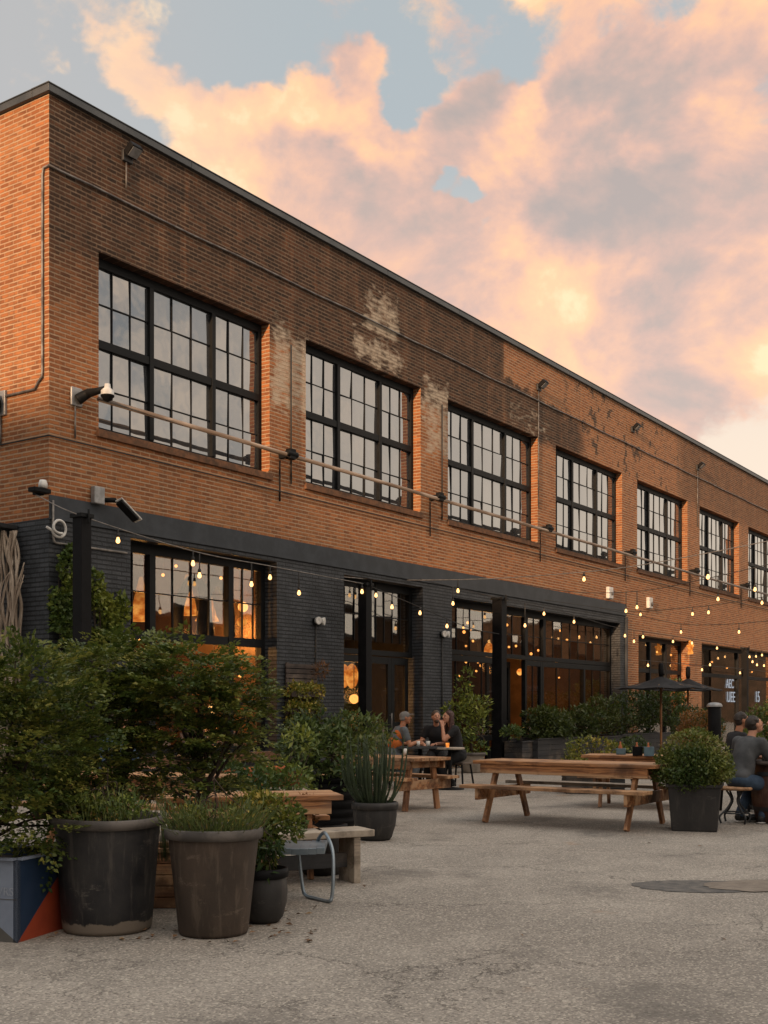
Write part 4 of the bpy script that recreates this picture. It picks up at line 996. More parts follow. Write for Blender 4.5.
def person(label, pos, fwd, lean=.25, side=0.0, seat=.47, hands=((-.16, .50, .80), (.16, .50, .80)), head=(0, 0), skin='skin', shirt='c_grey', pants='c_denim', hair='hair_d', style='short', sleeve=.75, feet=((-.12, .42, 0), (.12, .40, 0)), shoe='shoe', beard=False, build=1.0, curl=.7, group=None, vest=None):
    rz = math.atan2(-fwd.x, fwd.y); t = thing('person', pos, label, 'person', rz, group)
    hip = Vector((0, 0, seat+.10))
    sp = Vector((math.sin(side), math.sin(lean), math.cos(lean))).normalized(); rt = Vector((1, 0, -math.sin(side))).normalized(); fw = sp.cross(rt)*-1
    fw = rt.cross(sp)*-1 if fw.y < 0 else fw
    mid = hip+sp*.22+fw*-.02; chest = hip+sp*.40; neck = hip+sp*.545; w_ = build
    sh = [neck-sp*.055+rt*s_*.175*w_ for s_ in (-1, 1)]
    hc = neck+sp*.04+Vector((0, .05, .135))
    el, ha = [], []
    for s_, S0, h_ in ((-1, sh[0], Vector(hands[0])), (1, sh[1], Vector(hands[1]))):
        d = h_-S0; L = min(d.length, .54); hd = S0+d.normalized()*L; up_, fo = .29, .265
        a_ = (up_*up_-fo*fo+L*L)/(2*L); hh = math.sqrt(max(up_*up_-a_*a_, .0))
        dn = Vector((s_*.55, -.15, -1)); dn = (dn-d.normalized()*dn.dot(d.normalized())).normalized()
        el.append(S0+d.normalized()*a_+dn*hh); ha.append(hd)
    kn, an = [], []
    for s_, f_ in ((-1, feet[0]), (1, feet[1])):
        f_ = Vector(f_); A0 = hip+Vector((s_*.095, .02, -.02)); B0 = f_+Vector((0, -.03, .085)); d = B0-A0; L = min(d.length, .84); th, sn = .43, .42
        a_ = (th*th-sn*sn+L*L)/(2*L); hh = math.sqrt(max(th*th-a_*a_, 0)); fo = Vector((s_*.12, .8, .75)); fo = (fo-d.normalized()*fo.dot(d.normalized())).normalized()
        kn.append(A0+d.normalized()*a_+fo*hh); an.append(B0)
    # one continuous body
    b = Body()
    b.ell(hip+Vector((0, -.01, 0)), (.150*w_, .112, .11)); b.cap(hip, .092*w_, chest, .094*w_); b.ell(mid, (.128*w_, .090, .14)); b.ell(chest, (.150*w_, .098, .145))
    b.cap(sh[0], .058, sh[1], .058); b.cap(neck-sp*.03, .056, hc+Vector((0, -.02, -.06)), .050)
    for i, s_ in ((0, -1), (1, 1)):
        b.chain([(sh[i], .056*w_), (el[i], .042), (ha[i], .028)])
        fd = (ha[i]-el[i]).normalized(); lat = fd.cross(Vector((0, 0, 1))).normalized()*s_; pn = lat.cross(fd)*s_
        if pn.z > 0: pn = -pn
        for q in (-.024, 0, .024): b.cap(ha[i]+fd*.01+lat*q*.7, .016, ha[i]+fd*.085+lat*q, .014, 8)
        for q, fl in ((-.033, .058), (-.011, .072), (.011, .068), (.033, .052)):
            k0 = ha[i]+fd*.088+lat*q; k1 = k0+fd*fl*.55+pn*fl*.30*curl+lat*q*.15; k2 = k1+fd*fl*.35+pn*fl*.45*curl
            b.cap(k0, .0095, k1, .0085, 8); b.cap(k1, .0085, k2, .0075, 8)
        tb = ha[i]+fd*.025-lat*.026; t1 = tb-lat*.032+fd*.028+pn*.012; t2 = t1+fd*.032+pn*.010-lat*.004
        b.cap(tb, .013, t1, .011, 8); b.cap(t1, .0105, t2, .009, 8)
        b.chain([(hip+Vector((s_*.095, .02, -.02)), .088*w_), (kn[i], .058), (kn[i].lerp(an[i], .3), .056), (an[i], .038)])
        b.cap(an[i], .04, an[i]+Vector((0, .13, -.045)), .032)
    hr = Quaternion((0, 0, 1), head[0]) @ Quaternion((1, 0, 0), head[1])
    HP = lambda x, y, z: hc+hr @ Vector((x, y, z))
    b.ell(hc, (.073, .092, .108), hr); b.ell(HP(0, .025, -.055), (.055, .062, .062), hr); b.ell(HP(0, .05, -.095), (.032, .03, .022), hr)
    b.cap(HP(0, .088, .015), .011, HP(0, .108, -.022), .014, 8)
    b.cap(HP(-.03, .078, .03), .012, HP(.03, .078, .03), .012, 8); b.cap(HP(-.02, .086, -.058), .008, HP(.02, .086, -.058), .008, 8)
    for s_ in (-1, 1): b.ell(HP(s_*.076, -.008, -.005), (.010, .022, .032), hr); b.ell(HP(s_*.036, .066, -.03), (.02, .018, .018), hr)
    body = b.done('body', [M[skin], M['eye'], M['lip']], t, .0075, 2)
    me = body.data; co = np.empty(len(me.polygons)*3, np.float32); me.polygons.foreach_get('center', co); co = co.reshape(-1, 3); mi = np.zeros(len(co), np.int32)
    for s_ in (-1, 1):
        e_ = np.array(HP(s_*.030, .086, .006)); mi[np.linalg.norm((co-e_)*np.array([1, 1, 1.5]), axis=1) < .0135] = 1
    l_ = np.array(HP(0, .095, -.058)); mi[np.linalg.norm((co-l_)*np.array([1, 1, 2.6]), axis=1) < .026] = 2
    me.polygons.foreach_set('material_index', mi); me.update()
    # clothes
    c = Body()
    c.ell(hip+Vector((0, -.005, .03)), (.172*w_, .132, .12)); c.cap(hip+sp*.05, .118*w_, chest, .120*w_); c.ell(hip.lerp(chest, .5), (.160*w_, .116, .30)); c.ell(chest, (.182*w_, .132, .165)); c.cap(sh[0], .072, sh[1], .072); c.cap(neck-sp*.05, .075, neck-sp*.015, .064)
    for i in (0, 1): c.chain([(sh[i], .074*w_), (sh[i].lerp(el[i], sleeve) if sleeve <= 1 else el[i], .062)]+([(el[i].lerp(ha[i], sleeve-1), .046)] if sleeve > 1 else []))
    c.done('shirt', M[shirt], t, .012, 26)
    if vest:
        v = Body(); v.ell(mid, (.168*w_, .131, .165)); v.ell(chest, (.186*w_, .137, .150)); v.cap(sh[0]*.72+sh[1]*.28, .079, sh[1]*.72+sh[0]*.28, .079); v.done('vest', M[vest], t, .012, 9)
    c = Body(); c.ell(hip+Vector((0, -.005, -.01)), (.176*w_, .138, .115))
    for i, s_ in ((0, -1), (1, 1)): c.chain([(hip+Vector((s_*.095, .02, -.02)), .102*w_), (kn[i], .075), (kn[i].lerp(an[i], .35), .068), (an[i]+Vector((0, 0, .02)), .058)])
    c.done('trousers', M[pants], t, .012, 3)
    for i in (0, 1):
        c = Body(); a_ = an[i]; c.cap(a_+Vector((0, -.03, -.02)), .047, a_+Vector((0, .06, -.035)), .043); c.cap(a_+Vector((0, .06, -.035)), .045, a_+Vector((0, .16, -.05)), .036)
        so_ = c.done('shoe', M[shoe], t, .010, 2)
        m = MB(); m.tube([a_+Vector((0, -.085, -.072)), a_+Vector((0, -.03, -.072)), a_+Vector((0, .08, -.072)), a_+Vector((0, .20, -.072))], [.028, .046, .046, .026], 10)
        sl = m.build('sole', M['sole'], so_); sl.scale = (1, 1, .26); sl.location = (0, 0, (a_.z-.072)*.74)
    c = Body()
    if style == 'cap':
        c.ell(HP(0, -.008, .035), (.084, .102, .082), hr); c.ell(HP(0, -.03, -.01), (.079, .078, .06), hr); c.done('cap', M['cap'], t, .010, 2)
        m = MB(); m.ball((0, 0, 0), (.07, .075, .010), 14, 0, Matrix.Translation(HP(0, .10, .045)) @ hr.to_matrix().to_4x4()); m.build('cap_peak', M['cap'], t)
    else:
        c.ell(HP(0, -.020, .036), (.082, .098, .084), hr); c.ell(HP(0, -.042, -.010), (.077, .066, .072), hr)
        hr_ = random.Random(int(pos.x*50))
        for _ in range(46):
            a_, z_ = hr_.uniform(0, 6.283), hr_.uniform(.05, 1); q_ = math.sqrt(max(0, 1-z_*z_)); c.ell(HP(.074*q_*math.sin(a_), -.022-.090*q_*math.cos(a_)*(1 if math.cos(a_) > 0 else .86), .040+.078*z_-(.03 if math.cos(a_) > 0 else 0)), (.019, .019, .014), hr)
        if style == 'long':
            for s_ in (-1, 1): c.chain([(HP(s_*.055, -.02, .02), .042), (HP(s_*.075, -.03, -.10), .040), (HP(s_*.085, -.02, -.24), .036), (HP(s_*.08, -.01, -.34), .022)])
            c.chain([(HP(0, -.07, 0), .05), (HP(0, -.085, -.15), .055), (HP(0, -.09, -.32), .035)])
        if style == 'bun': c.ell(HP(0, -.10, .06), (.045, .045, .045))
        c.done('hair', M[hair], t, .010, 2)
    if beard:
        c = Body(); c.ell(HP(0, .040, -.082), (.052, .052, .042), hr); c.ell(HP(0, .070, -.095), (.03, .026, .028), hr); c.done('beard', M[hair], t, .008, 2)
    return t

fR, fV = R.copy(), V.copy()
# table group in front of the entrance
person('man in a grey cap and orange and slate top leaning on the dark table', flr(392, 21.0), (fR*.95+fV*.35).normalized(), .36, 0, .50, ((-.14, .52, .80), (.15, .46, .86)), (-.15, .12), 'skin2', 'c_slate', 'c_slate', 'hair_d', 'cap', .62, vest='c_orange')
person('bearded man in a black shirt facing the yard across the dark table', flr(437, 21.95), (fV*-1-fR*.12).normalized(), .30, 0, .50, ((-.26, .42, .78), (.20, .44, .78)), (.35, .1), 'skin', 'c_black', 'c_black', 'hair_b', 'short', .55, beard=True)
person('woman with long auburn hair in a black top resting her chin on her hand', flr(459, 21.3), (fR*-.92-fV*.3).normalized(), .28, 0, .50, ((-.05, .34, 1.12), (.12, .40, .80)), (.15, .1), 'skin', 'c_black', 'c_black', 'hair_r', 'long', .5, feet=((-.12, .30, 0), (.12, .12, 0)))
# group at the right edge
person('dark haired man in a grey shirt and blue jeans sitting on the wooden stool', flr(739, 14.55), (fR*.85+fV*.55).normalized(), .38, .03, .46, ((-.20, .50, .84), (.16, .52, .84)), (-.30, .40), 'skin', 'c_grey', 'c_denim', 'hair_d', 'short', .92, feet=((-.15, .22, 0), (.14, .30, 0)), build=1.05)
person('person with dark hair half hidden behind the man in the grey shirt', flr(730, 16.2), (fR*.95+fV*.15).normalized(), .22, 0, .47, ((-.16, .48, .82), (.16, .48, .82)), (-.1, .1), 'skin2', 'c_black', 'c_black', 'hair_d', 'short', .8)
person('person in a pale top cut off by the right edge of the view', flr(794, 14.9), (fR*-1+fV*.05).normalized(), .30, 0, .47, ((-.16, .44, .82), (.16, .44, .82)), (0, .1), 'skin', 'c_white', 'c_blue', 'hair_b', 'short', 1.6)
# someone glimpsed through the shrub on the left
person('person in a blue shirt glimpsed through the big shrub on the left', flr(108, 13.1), (fR*.8-fV*.5).normalized(), .22, 0, .47, ((-.14, .46, .80), (.14, .46, .80)), (.1, .05), 'skin', 'c_blue', 'c_denim', 'hair_b', 'short', .8)

# ------------------------------------------------------------------ tables, benches, stools
def picnic_table(label, pos, rz, L=2.4, wd=.80, splay=1.18, h=.76, seat_out=.60, pale=False, grp='wooden picnic tables', top='cedar', inset=.28, benches=(-1, 1)):
    """local X runs along the planks"""
    t = thing('picnic_table', pos, label, 'picnic table', rz, grp)
    rr = random.Random(int(abs(pos.x*10))+3)
    m = MB(); n = 5; pw = wd/n
    for k in range(n):
        y = -wd/2+pw*k; dx = rr.uniform(-.008, .008); m.box((-L/2+dx, y+.003, h-.045), (L/2+dx, y+pw-.003, h+rr.uniform(-.002, .002)))
    m.build('tabletop', M[top], t, .004)
    m = MB()
    for s in (-1, 1): m.box((-L/2+.10, s*(wd/2-.035)-.02, h-.16), (L/2-.10, s*(wd/2-.035)+.02, h-.0465))
    m.build('apron', M['cedar'], t, .004)
    for s in (-1, 1):
        x = s*(L/2-inset); zs_ = .44
        for q in (-1, 1):
            m = MB(); a_, b_ = Vector((x, q*splay/2, 0)), Vector((x, q*wd*.30, h-.05)); m.beam(a_, b_, .042, .095, 0, (0, 1, 0)); m.build('leg', M['cedar_z'], t, .004)
        m = MB(); xo = x+s*.045; m.box((xo-.02, -seat_out-.12, zs_-.145), (xo+.02, seat_out+.12, zs_-.005)); m.build('seat_support', M['cedar'], t, .004)
        m = MB(); m.box((xo-.02, -wd*.42, h-.145), (xo+.02, wd*.42, h-.047)); m.build('cleat', M['cedar'], t, .004)
    for q in benches:
        m = MB()
        for k in (0, 1):
            y0 = q*seat_out-.14+.142*k; m.box((-L/2+rr.uniform(-.01, .01), y0+.003, .437), (L/2+rr.uniform(-.01, .01), y0+.137, .478))
        o = m.build('bench', M['greywood' if (pale and q == 1) else 'cedar'], t, .004)
    return t
TB = picnic_table('large picnic table in the middle of the yard, left of the square planter', Vector((1.36, -8.28, 0)), math.radians(-90), 2.45, .80, 1.16, .775, .60, True)
c_ = (gnd(398, 812)+gnd(440, 808))/2; d_ = gnd(440, 808)-gnd(398, 812); rzA = math.atan2(d_.y, d_.x)+math.pi/2
ax = Vector((math.cos(rzA), math.sin(rzA), 0))
picnic_table('small picnic table seen end on beside the pot of upright stems', c_+ax*.62, rzA, 1.75, .80, .70, .75, .46, inset=.22)
picnic_table('picnic table behind the large one with little caddies on it', flr(640, 17.2), math.radians(-90+14), 1.6, .75, .8, .76, .5)
pL = flr(247, 9.95); picnic_table('picnic table whose orange top shows behind the pots and the grey bench', pL, math.atan2(R.y, R.x)+math.radians(14), 1.55, .62, .6, .705, .42, benches=(1,))
picnic_table('picnic table half hidden behind the big shrub on the left', flr(135, 12.3), math.atan2(R.y, R.x)-.3, 2.0, .78, 1.0, .75, .58)

# pale plank bench
pb1, pb2 = flr(356, 9.72), flr(214, 9.15); ax = (pb2-pb1); Lb = ax.length
t = thing('plank_bench', pb1, 'pale grey plank bench behind the metal chair', 'bench', math.atan2(ax.y, ax.x))
m = MB(); m.box((-.10, -.17, .38), (Lb, .0, .435)); m.box((-.09, .004, .38), (Lb, .17, .436)); m.build('seat', M['greywood'], t, .006)
for x in (.03, Lb-.25):
    m = MB(); m.box((x, -.15, 0), (x+.06, .15, .379)); m.build('leg', M['greywood'], t, .005)
m = MB(); m.box((.09, -.02, .12), (Lb-.25, .02, .24)); m.build('stretcher', M['darkwood'], t, .005)

# low metal chair
M['bluemetal'] = pm('blue_grey_metal', (.17, .22, .26), (.26, .30, .33), 3, .32, .6, spec=.6)
t = thing('metal_chair', flr(291, 8.76), 'low blue grey metal chair with bent tube sides beside the small black pot', 'chair', math.atan2(R.y, R.x))
m = MB()
for k in range(13):
    x = -.54+k*.062; dz_ = .010*math.sin(k*.5); m.add([(x, -.25, .372+dz_), (x+.062, -.25, .372+dz_), (x+.062, -.25, .418+dz_), (x, -.25, .418+dz_), (x, .22, .402+dz_), (x+.062, .22, .402+dz_), (x+.062, .22, .424+dz_), (x, .22, .424+dz_)], [(0, 1, 2, 3), (7, 6, 5, 4), (3, 2, 6, 7), (4, 5, 1, 0), (0, 3, 7, 4), (1, 5, 6, 2)])
m.build('seat', M['bluemetal'], t, .003)
for s, x in ((-1, -.40), (1, .24)):
    m = MB(); pts = catmull([Vector((x-.06, .20, .40)), Vector((x-.02, .14, .47)), Vector((x+.02, .04, .485)), Vector((x+.075, -.10, .38)), Vector((x+.085, -.17, .20)), Vector((x+.075, -.185, .05)), Vector((x+.05, -.18, .014)), Vector((x-.05, -.05, .014)), Vector((x-.13, .06, .018)), Vector((x-.16, .10, .08)), Vector((x-.20, .14, .39))], 7)
    m.tube(pts, .0135, 8); m.build('side_frame', M['bluemetal'], t)
m = MB(); m.tube([(-.40, -.10, .39), (.16, -.10, .39)], .011, 6); m.build('crossbar', M['bluemetal'], t)

# stool under the grey-shirted man
t = thing('stool', flr(735, 14.55), 'stool with a wooden seat and curled iron legs under the man in grey', 'stool', .4)
m = MB(); m.lathe([(.0, .425), (.20, .425), (.215, .44), (.21, .465), (.0, .47)], 24); m.build('seat', M['cedar'], t)
for k in range(4):
    a = math.pi/2*k+.5; u_ = Vector((math.cos(a), math.sin(a), 0)); m = MB()
    m.tube(catmull([u_*.12+UP*.42, u_*.05+UP*.30, u_*.13+UP*.18, u_*.22+UP*.10, u_*.20+UP*.015], 6), .013, 7); m.build('leg', M['steel2'], t)
m = MB(); m.tube([(.15*math.cos(q), .15*math.sin(q), .14) for q in np.linspace(0, 2*math.pi, 25)], .009, 6); m.build('foot_ring', M['steel2'], t)
for px, d, lb in ((392, 21.0, 'dark chair under the man in the cap'), (437, 22.0, 'dark stool behind the table under the bearded man'), (459, 21.3, 'dark stool under the woman with long hair'), (730, 16.2, 'stool under the half hidden person'), (794, 14.9, 'stool under the person in the pale top'), (108, 13.1, 'stool under the person behind the shrub')):
    t = thing('stool', flr(px, d), lb, 'stool', 0, 'stools in use')
    m = MB(); m.box((-.19, -.19, .43), (.19, .19, .47)); m.build('seat', M['slat'], t, .01)
    for a in (-1, 1):
        for b_ in (-1, 1):
            m = MB(); m.beam((a*.20, b_*.20, 0), (a*.15, b_*.15, .43), .028, .028); m.build('leg', M['black'], t)

def cafe_table(label, pos, w_, d_, h, top, rnd_=False, rz=0):
    t = thing('cafe_table', pos, label, 'table', rz)
    m = MB()
    if rnd_: m.lathe([(.0, h-.035), (w_/2, h-.035), (w_/2+.005, h-.01), (w_/2, h), (.0, h)], 28)
    else: m.box((-w_/2, -d_/2, h-.035), (w_/2, d_/2, h))
    m.build('tabletop', M[top], t, .004)
    m = MB(); m.tube([(0, 0, .02), (0, 0, h-.04)], .035, 10); m.build('pedestal', M['black'], t)
    m = MB(); m.lathe([(.0, .0), (.26, .0), (.25, .02), (.05, .045), (.0, .045)], 20); m.build('base', M['black'], t)
    return t
rzv = math.atan2(R.y, R.x)
cafe_table('dark table between the man in the cap and the bearded man', flr(420, 21.15), .85, .7, .76, 'darkwood', False, rzv)
cafe_table('small round pale topped table in front of the woman with auburn hair', flr(450, 20.9), .52, .5, .75, 'greywood', True)
# barrel table at the right edge
t = thing('barrel_table', flr(779, 14.7), 'dark red brown barrel table at the right edge of the view', 'table')
m = MB(); m.lathe([(.0, .01), (.27, .01), (.33, .25), (.34, .4), (.33, .55), (.29, .735)], 24); m.build('barrel', wood('barrel_wood', (.09, .03, .018), (.05, .018, .012), (.07, .03, .02), axis=2), t)
m = MB(); m.lathe([(.0, .74), (.40, .74), (.41, .76), (.40, .785), (.0, .785)], 30); m.build('tabletop', M['slat'], t)
m = MB()
for z in (.16, .6): m.lathe([(.318 if z < .5 else .333, z), (.322 if z < .5 else .338, z+.02), (.325 if z < .5 else .334, z+.05)], 24)
m.build('hoop', M['steel2'], t)
# little things on tables
def caddy(px, d, z, mat, lb, w_=.11, h=.13):
    p = flr(px, d); t = thing('condiment_caddy', (p.x, p.y, z), lb, 'caddy', .4); m = MB()
    for lo, hi in (((-w_/2, -.07, 0), (w_/2, .07, .01)), ((-w_/2, -.07, .01), (w_/2, -.062, h)), ((-w_/2, .062, .01), (w_/2, .07, h)), ((-w_/2, -.0618, .01), (-w_/2+.008, .0618, h)), ((w_/2-.008, -.0618, .01), (w_/2, .0618, h))): m.box(lo, hi)
    m.build('box', M[mat], t, .003)
    m = MB(); m.lathe([(.0, .012), (.028, .012), (.03, .11), (.012, .15), (.012, .19), (.0, .19)], 12, 0, (.01, .01, 0)); m.build('bottle', M['clay'], t)
M['teal'] = pm('teal_tin', (.10, .16, .19), (.07, .11, .13), 6, .5)
caddy(637.5, 16.9, .762, 'black', 'black caddy on the table behind, left of the blue grey one', .15); caddy(649, 16.7, .762, 'teal', 'blue grey tin caddy on the table behind, next to the black one', .17); caddy(621, 17.3, .762, 'teal', 'small teal tin caddy on the left end of the table behind', .10, .09)
def cup(px, d, z, mat, lb, r=.04, h=.1):
    p = flr(px, d); m = MB(); m.lathe([(.0, .0), (r*.75, .0), (r, h), (r-.004, h), (r*.72, .008), (.0, .008)], 14); tag(m.build('cup', M[mat], None, 0, (p.x, p.y, z)), lb, 'cup')
cup(405, 17.2, .752, 'white', 'white paper cup on the small picnic table'); cup(418, 20.95, .762, 'white', 'white cup on the dark table near the man in the cap'); cup(428, 21.0, .762, 'white', 'white cup on the dark table near the bearded man'); cup(447.5, 20.85, .752, 'orange', 'glowing orange candle glass on the round pale table', .035, .08)
cup(765, 14.6, .787, 'white', 'white cup on the barrel table', .045, .1)

# ------------------------------------------------------------------ parasols, bin, canopy
def parasol(label, px, d, apex_py, edge_py, rad):
    p = flr(px, d); za = 1.42+(HY-apex_py)*d/F; ze = 1.42+(HY-edge_py)*d/F
    t = thing('parasol', p, label, 'parasol', .3, 'black parasols over the far planters')
    m = MB(); n = 8; vs = [(0, 0, za)]; rings = 5
    for k in range(1, rings+1):
        f_ = k/rings
        for j in range(n*4):
            a = 2*math.pi*j/(n*4); s_ = abs(((j % 4)/4)-.5)*2; q = 1-.045*(1-s_)*f_
            vs.append((rad*f_*q*math.cos(a), rad*f_*q*math.sin(a), za+(ze-za)*f_-.05*math.sin(f_*math.pi)-.03*(1-s_)*f_))
    N_ = n*4; fs = [(0, 1+j, 1+(j+1) % N_) for j in range(N_)]
    fs += [(1+(k-1)*N_+j, 1+k*N_+j, 1+k*N_+(j+1) % N_, 1+(k-1)*N_+(j+1) % N_) for k in range(1, rings) for j in range(N_)]
    m.add(vs, fs, 0, False); o = m.build('canopy', M['c_black'], t); sd = o.modifiers.new('thick', 'SOLIDIFY'); sd.thickness = .012
    m = MB(); m.tube([(0, 0, 0), (0, 0, za)], .03, 8); m.build('pole', M['cedar_z'], t)
    m = MB(); m.tube([(0, 0, za-.02), (0, 0, za+.08), (0, 0, za+.30), (0, 0, za+.34)], [.05, .07, .07, .04], 10); m.build('finial', M['black'], t)
    for j in range(n):
        a = 2*math.pi*j/n; m = MB(); m.tube([(0, 0, za-.05), (rad*.5*math.cos(a), rad*.5*math.sin(a), (za+ze)/2-.06), (rad*.97*math.cos(a), rad*.97*math.sin(a), ze-.02)], .010, 5); m.build('rib', M['cedar'], t)
parasol('near black parasol rising out of the hedge in front of the brick pier', 661, 30.5, 676, 688, 1.22)
parasol('farther black parasol whose right tip crosses the lettered glass', 688, 34.5, 678, 690, 1.0)
p = flr(714.5, 18.2)
t = thing('litter_bin', p, 'tall dark litter bin with a domed grey lid behind the seated people', 'bin')
m = MB(); m.lathe([(.0, .01), (.10, .01), (.10, 1.46), (.09, 1.48), (.0, 1.48)], 24); m.build('bin_body', M['black'], t)
m = MB(); m.lathe([(.118, 1.47), (.119, 1.495), (.10, 1.52), (.06, 1.535), (.0, 1.54)], 24); m.build('lid', M['greymetal'], t)
t = thing('wall_canopy', (-.001, .9, 4.30), 'black canopy edge over the vine on the side wall', 'canopy')
m = MB(); m.box((-.62, -.15, 0), (0, 3.2, .07)); m.box((-.62, -.16, -.10), (-.58, 3.2, -.001)); m.build('canopy_roof', M['steel2'], t, .01)
m = MB(); m.beam((0, .0, -.45), (-.55, .0, -.02), .05, .05); m.build('bracket', M['black'], t)

# ------------------------------------------------------------------ pots and planters
def pot_mat(name, c1, c2, c3, zlow):
    m, n, b = new_mat(name)
    co = n.new('ShaderNodeTexCoord').outputs['Object']; z = n.xyz(co)[2]
    v = n.noise(co, 3.2, 7, .66); st = n.noise(n.vm('MULTIPLY', co, (9, 9, 1.2)), 2.0, 6, .65); sp = n.noise(co, 26, 4, .7)
    c = n.mix(n.ss(v, .36, .66), c1, c2)
    c = n.mix(n.m('MULTIPLY', n.ss(st, .50, .66), .6), c, c3)
    sc = n.noise(n.vm('MULTIPLY', co, (1, 1, 2.2)), 5.5, 9, .75); c = n.mix(n.m('MULTIPLY', n.ss(sc, .58, .66), .65), c, tuple(x*1.3 for x in c3))
    c = n.mix(n.m('MULTIPLY', n.ss(sp, .70, .76), .6), c, tuple(min(1, x*1.9) for x in c3))
    edge = n.m('ADD', z, n.m('MULTIPLY', n.m('SUBTRACT', n.noise(co, 7, 5, .6), .5), .12))
    c = n.mix(n.ss(edge, zlow, zlow-.012, 0.0, .9), c, (.20, .165, .13))
    n.put(b.inputs['Base Color'], c); n.put(b.inputs['Roughness'], n.ss(v, .3, .7, .45, .75)); b.inputs['Specular IOR Level'].default_value = .35
    bn = n.new('ShaderNodeBump'); bn.inputs['Strength'].default_value = .35; bn.inputs['Distance'].default_value = .01
    n.put(bn.inputs['Height'], n.m('ADD', v, n.m('MULTIPLY', sp, .25))); n.put(b.inputs['Normal'], bn.outputs[0]); return m
M['pot_black'] = pot_mat('weathered_black_pot', (.015, .015, .017), (.032, .030, .029), (.075, .066, .058), .085)
M['pot_brown'] = pot_mat('weathered_brown_pot', (.042, .031, .024), (.070, .050, .037), (.115, .088, .066), -.1)
M['pot_dark'] = pot_mat('dark_pot', (.022, .021, .021), (.034, .031, .029), (.055, .048, .043), -.1)
M['rim'] = pm('worn_rim', (.115, .10, .088), (.060, .053, .048), 5, .65, bump=.4)

def pot(name, label, pos, prof, rim, mat, soil_z, soil_r, rimmat='rim', wob=.012, seed=1, group=None, n=44):
    t = thing(name, pos, label, 'plant pot', 0, group)
    m = MB(); m.lathe(prof, n, 0, (0, 0, 0), wob, seed); m.build('pot_body', mat, t)
    m = MB(); m.lathe(rim, n, 0, (0, 0, 0), wob, seed); m.build('rim', M[rimmat], t)
    m = MB(); m.disc(soil_r, soil_z, 24); m.build('soil', M['soil'], t)
    return t
pB, pBr, pS = flr(108, 7.57), flr(213.5, 7.43), flr(263, 7.82)
pot('large_pot', 'large battered black pot with a chalky stained foot and grass in it', pB, [(.0, .005), (.272, .005), (.285, .03), (.298, .20), (.312, .42), (.325, .60), (.330, .672)], [(.330, .668), (.352, .672), (.358, .70), (.356, .728), (.342, .734), (.326, .726), (.322, .64)], M['pot_black'], .665, .325, wob=.016, seed=4)
pot('large_pot', 'tall tapered brown pot full of grassy lavender, in front of the small black pot', pBr, [(.0, .005), (.212, .005), (.220, .025), (.236, .18), (.262, .42), (.284, .61)], [(.284, .608), (.306, .612), (.312, .64), (.310, .668), (.298, .676), (.282, .670), (.278, .6)], M['pot_brown'], .62, .28, rimmat='rim', wob=.008, seed=9)
pot('small_pot', 'small ribbed black pot tucked behind the brown pot', pS, [(.0, .005), (.105, .005), (.135, .04), (.158, .13), (.165, .21), (.158, .27), (.150, .30)], [(.150, .298), (.168, .305), (.172, .335), (.165, .365), (.150, .365), (.146, .29)], M['pot_dark'], .33, .15, rimmat='black', wob=.0)
pR = flr(375, 12.78)
pot('round_pot', 'round dark pot holding tall upright stems, right of the barrel planter', pR, [(.0, .005), (.165, .005), (.185, .03), (.225, .16), (.240, .28), (.236, .34)], [(.236, .338), (.256, .342), (.258, .385), (.250, .415), (.236, .418), (.226, .33)], M['pot_dark'], .375, .23, rimmat='pot_dark', wob=.0)
pG = flr(333, 14.2)
m_ = []
prof = [(.0, .005), (.25, .005)]
for k in range(5):
    z = .03+k*.105; prof += [(.262+.006*k, z), (.285+.006*k, z+.035), (.285+.006*k, z+.07), (.262+.006*k, z+.098)]
pot('barrel_planter', 'ribbed black barrel planter left of the round pot, with a leafy shrub', pG, prof, [(.29, .55), (.315, .555), (.318, .60), (.30, .61), (.28, .60)], M['black'], .57, .28, rimmat='black', wob=0)
pot('bucket', 'curved black bucket standing behind the pale plank bench', flr(322, 10.12), [(.0, .005), (.16, .005), (.19, .05), (.215, .18), (.215, .30), (.205, .40)], [(.205, .398), (.222, .405), (.222, .43), (.20, .435), (.19, .39)], M['pot_dark'], .38, .19, rimmat='black', wob=0)

# painted wooden planter at the left edge
M['pt_blue'] = pm('paint_pale_blue', (.20, .235, .30), (.17, .20, .26), 4, .55); M['pt_navy'] = pm('paint_navy', (.012, .028, .062), (.018, .036, .075), 4, .5)
M['pt_red'] = pm('paint_red', (.30, .048, .018), (.24, .038, .016), 4, .55); M['pt_grey'] = pm('paint_grey', (.10, .095, .085), (.08, .075, .07), 4, .7)
k0 = gnd(17.5, 943); e1 = gnd(62, 929)-k0; e1.z = 0; dR = e1.normalized(); dL = Vector((-dR.y, dR.x, 0))
if dL.dot(R) > 0: dL = -dL
Ld, Wd_, hp = .62, .75, .50
t = thing('painted_planter', k0, 'wooden planter painted pale blue, navy and red at the left edge', 'planter')
A0, A1, A2, A3 = Vector((0, 0, 0)), dR*Ld, dR*Ld+dL*Wd_, dL*Wd_
th_ = .03
def wallp(a, b, name, tris, mats):
    """one side board: outline polygons in (u, z), given thickness inward"""
    d = (b-a); nrm = Vector((d.y, -d.x, 0)).normalized(); cen = (A0+A2)/2
    if nrm.dot(cen-a) > 0: nrm = -nrm
    m = MB()
    for poly, mi in tris:
        o_ = [a+d*u_+UP*(z*hp) for u_, z in poly]; i_ = [p-nrm*th_ for p in o_]; n_ = len(poly)
        m.add(o_+i_, [tuple(range(n_)), tuple(range(2*n_-1, n_-1, -1))]+[(k, (k+1) % n_, n_+(k+1) % n_, n_+k) for k in range(n_)], mi)
    return m.build(name, [M[q] for q in mats], t)
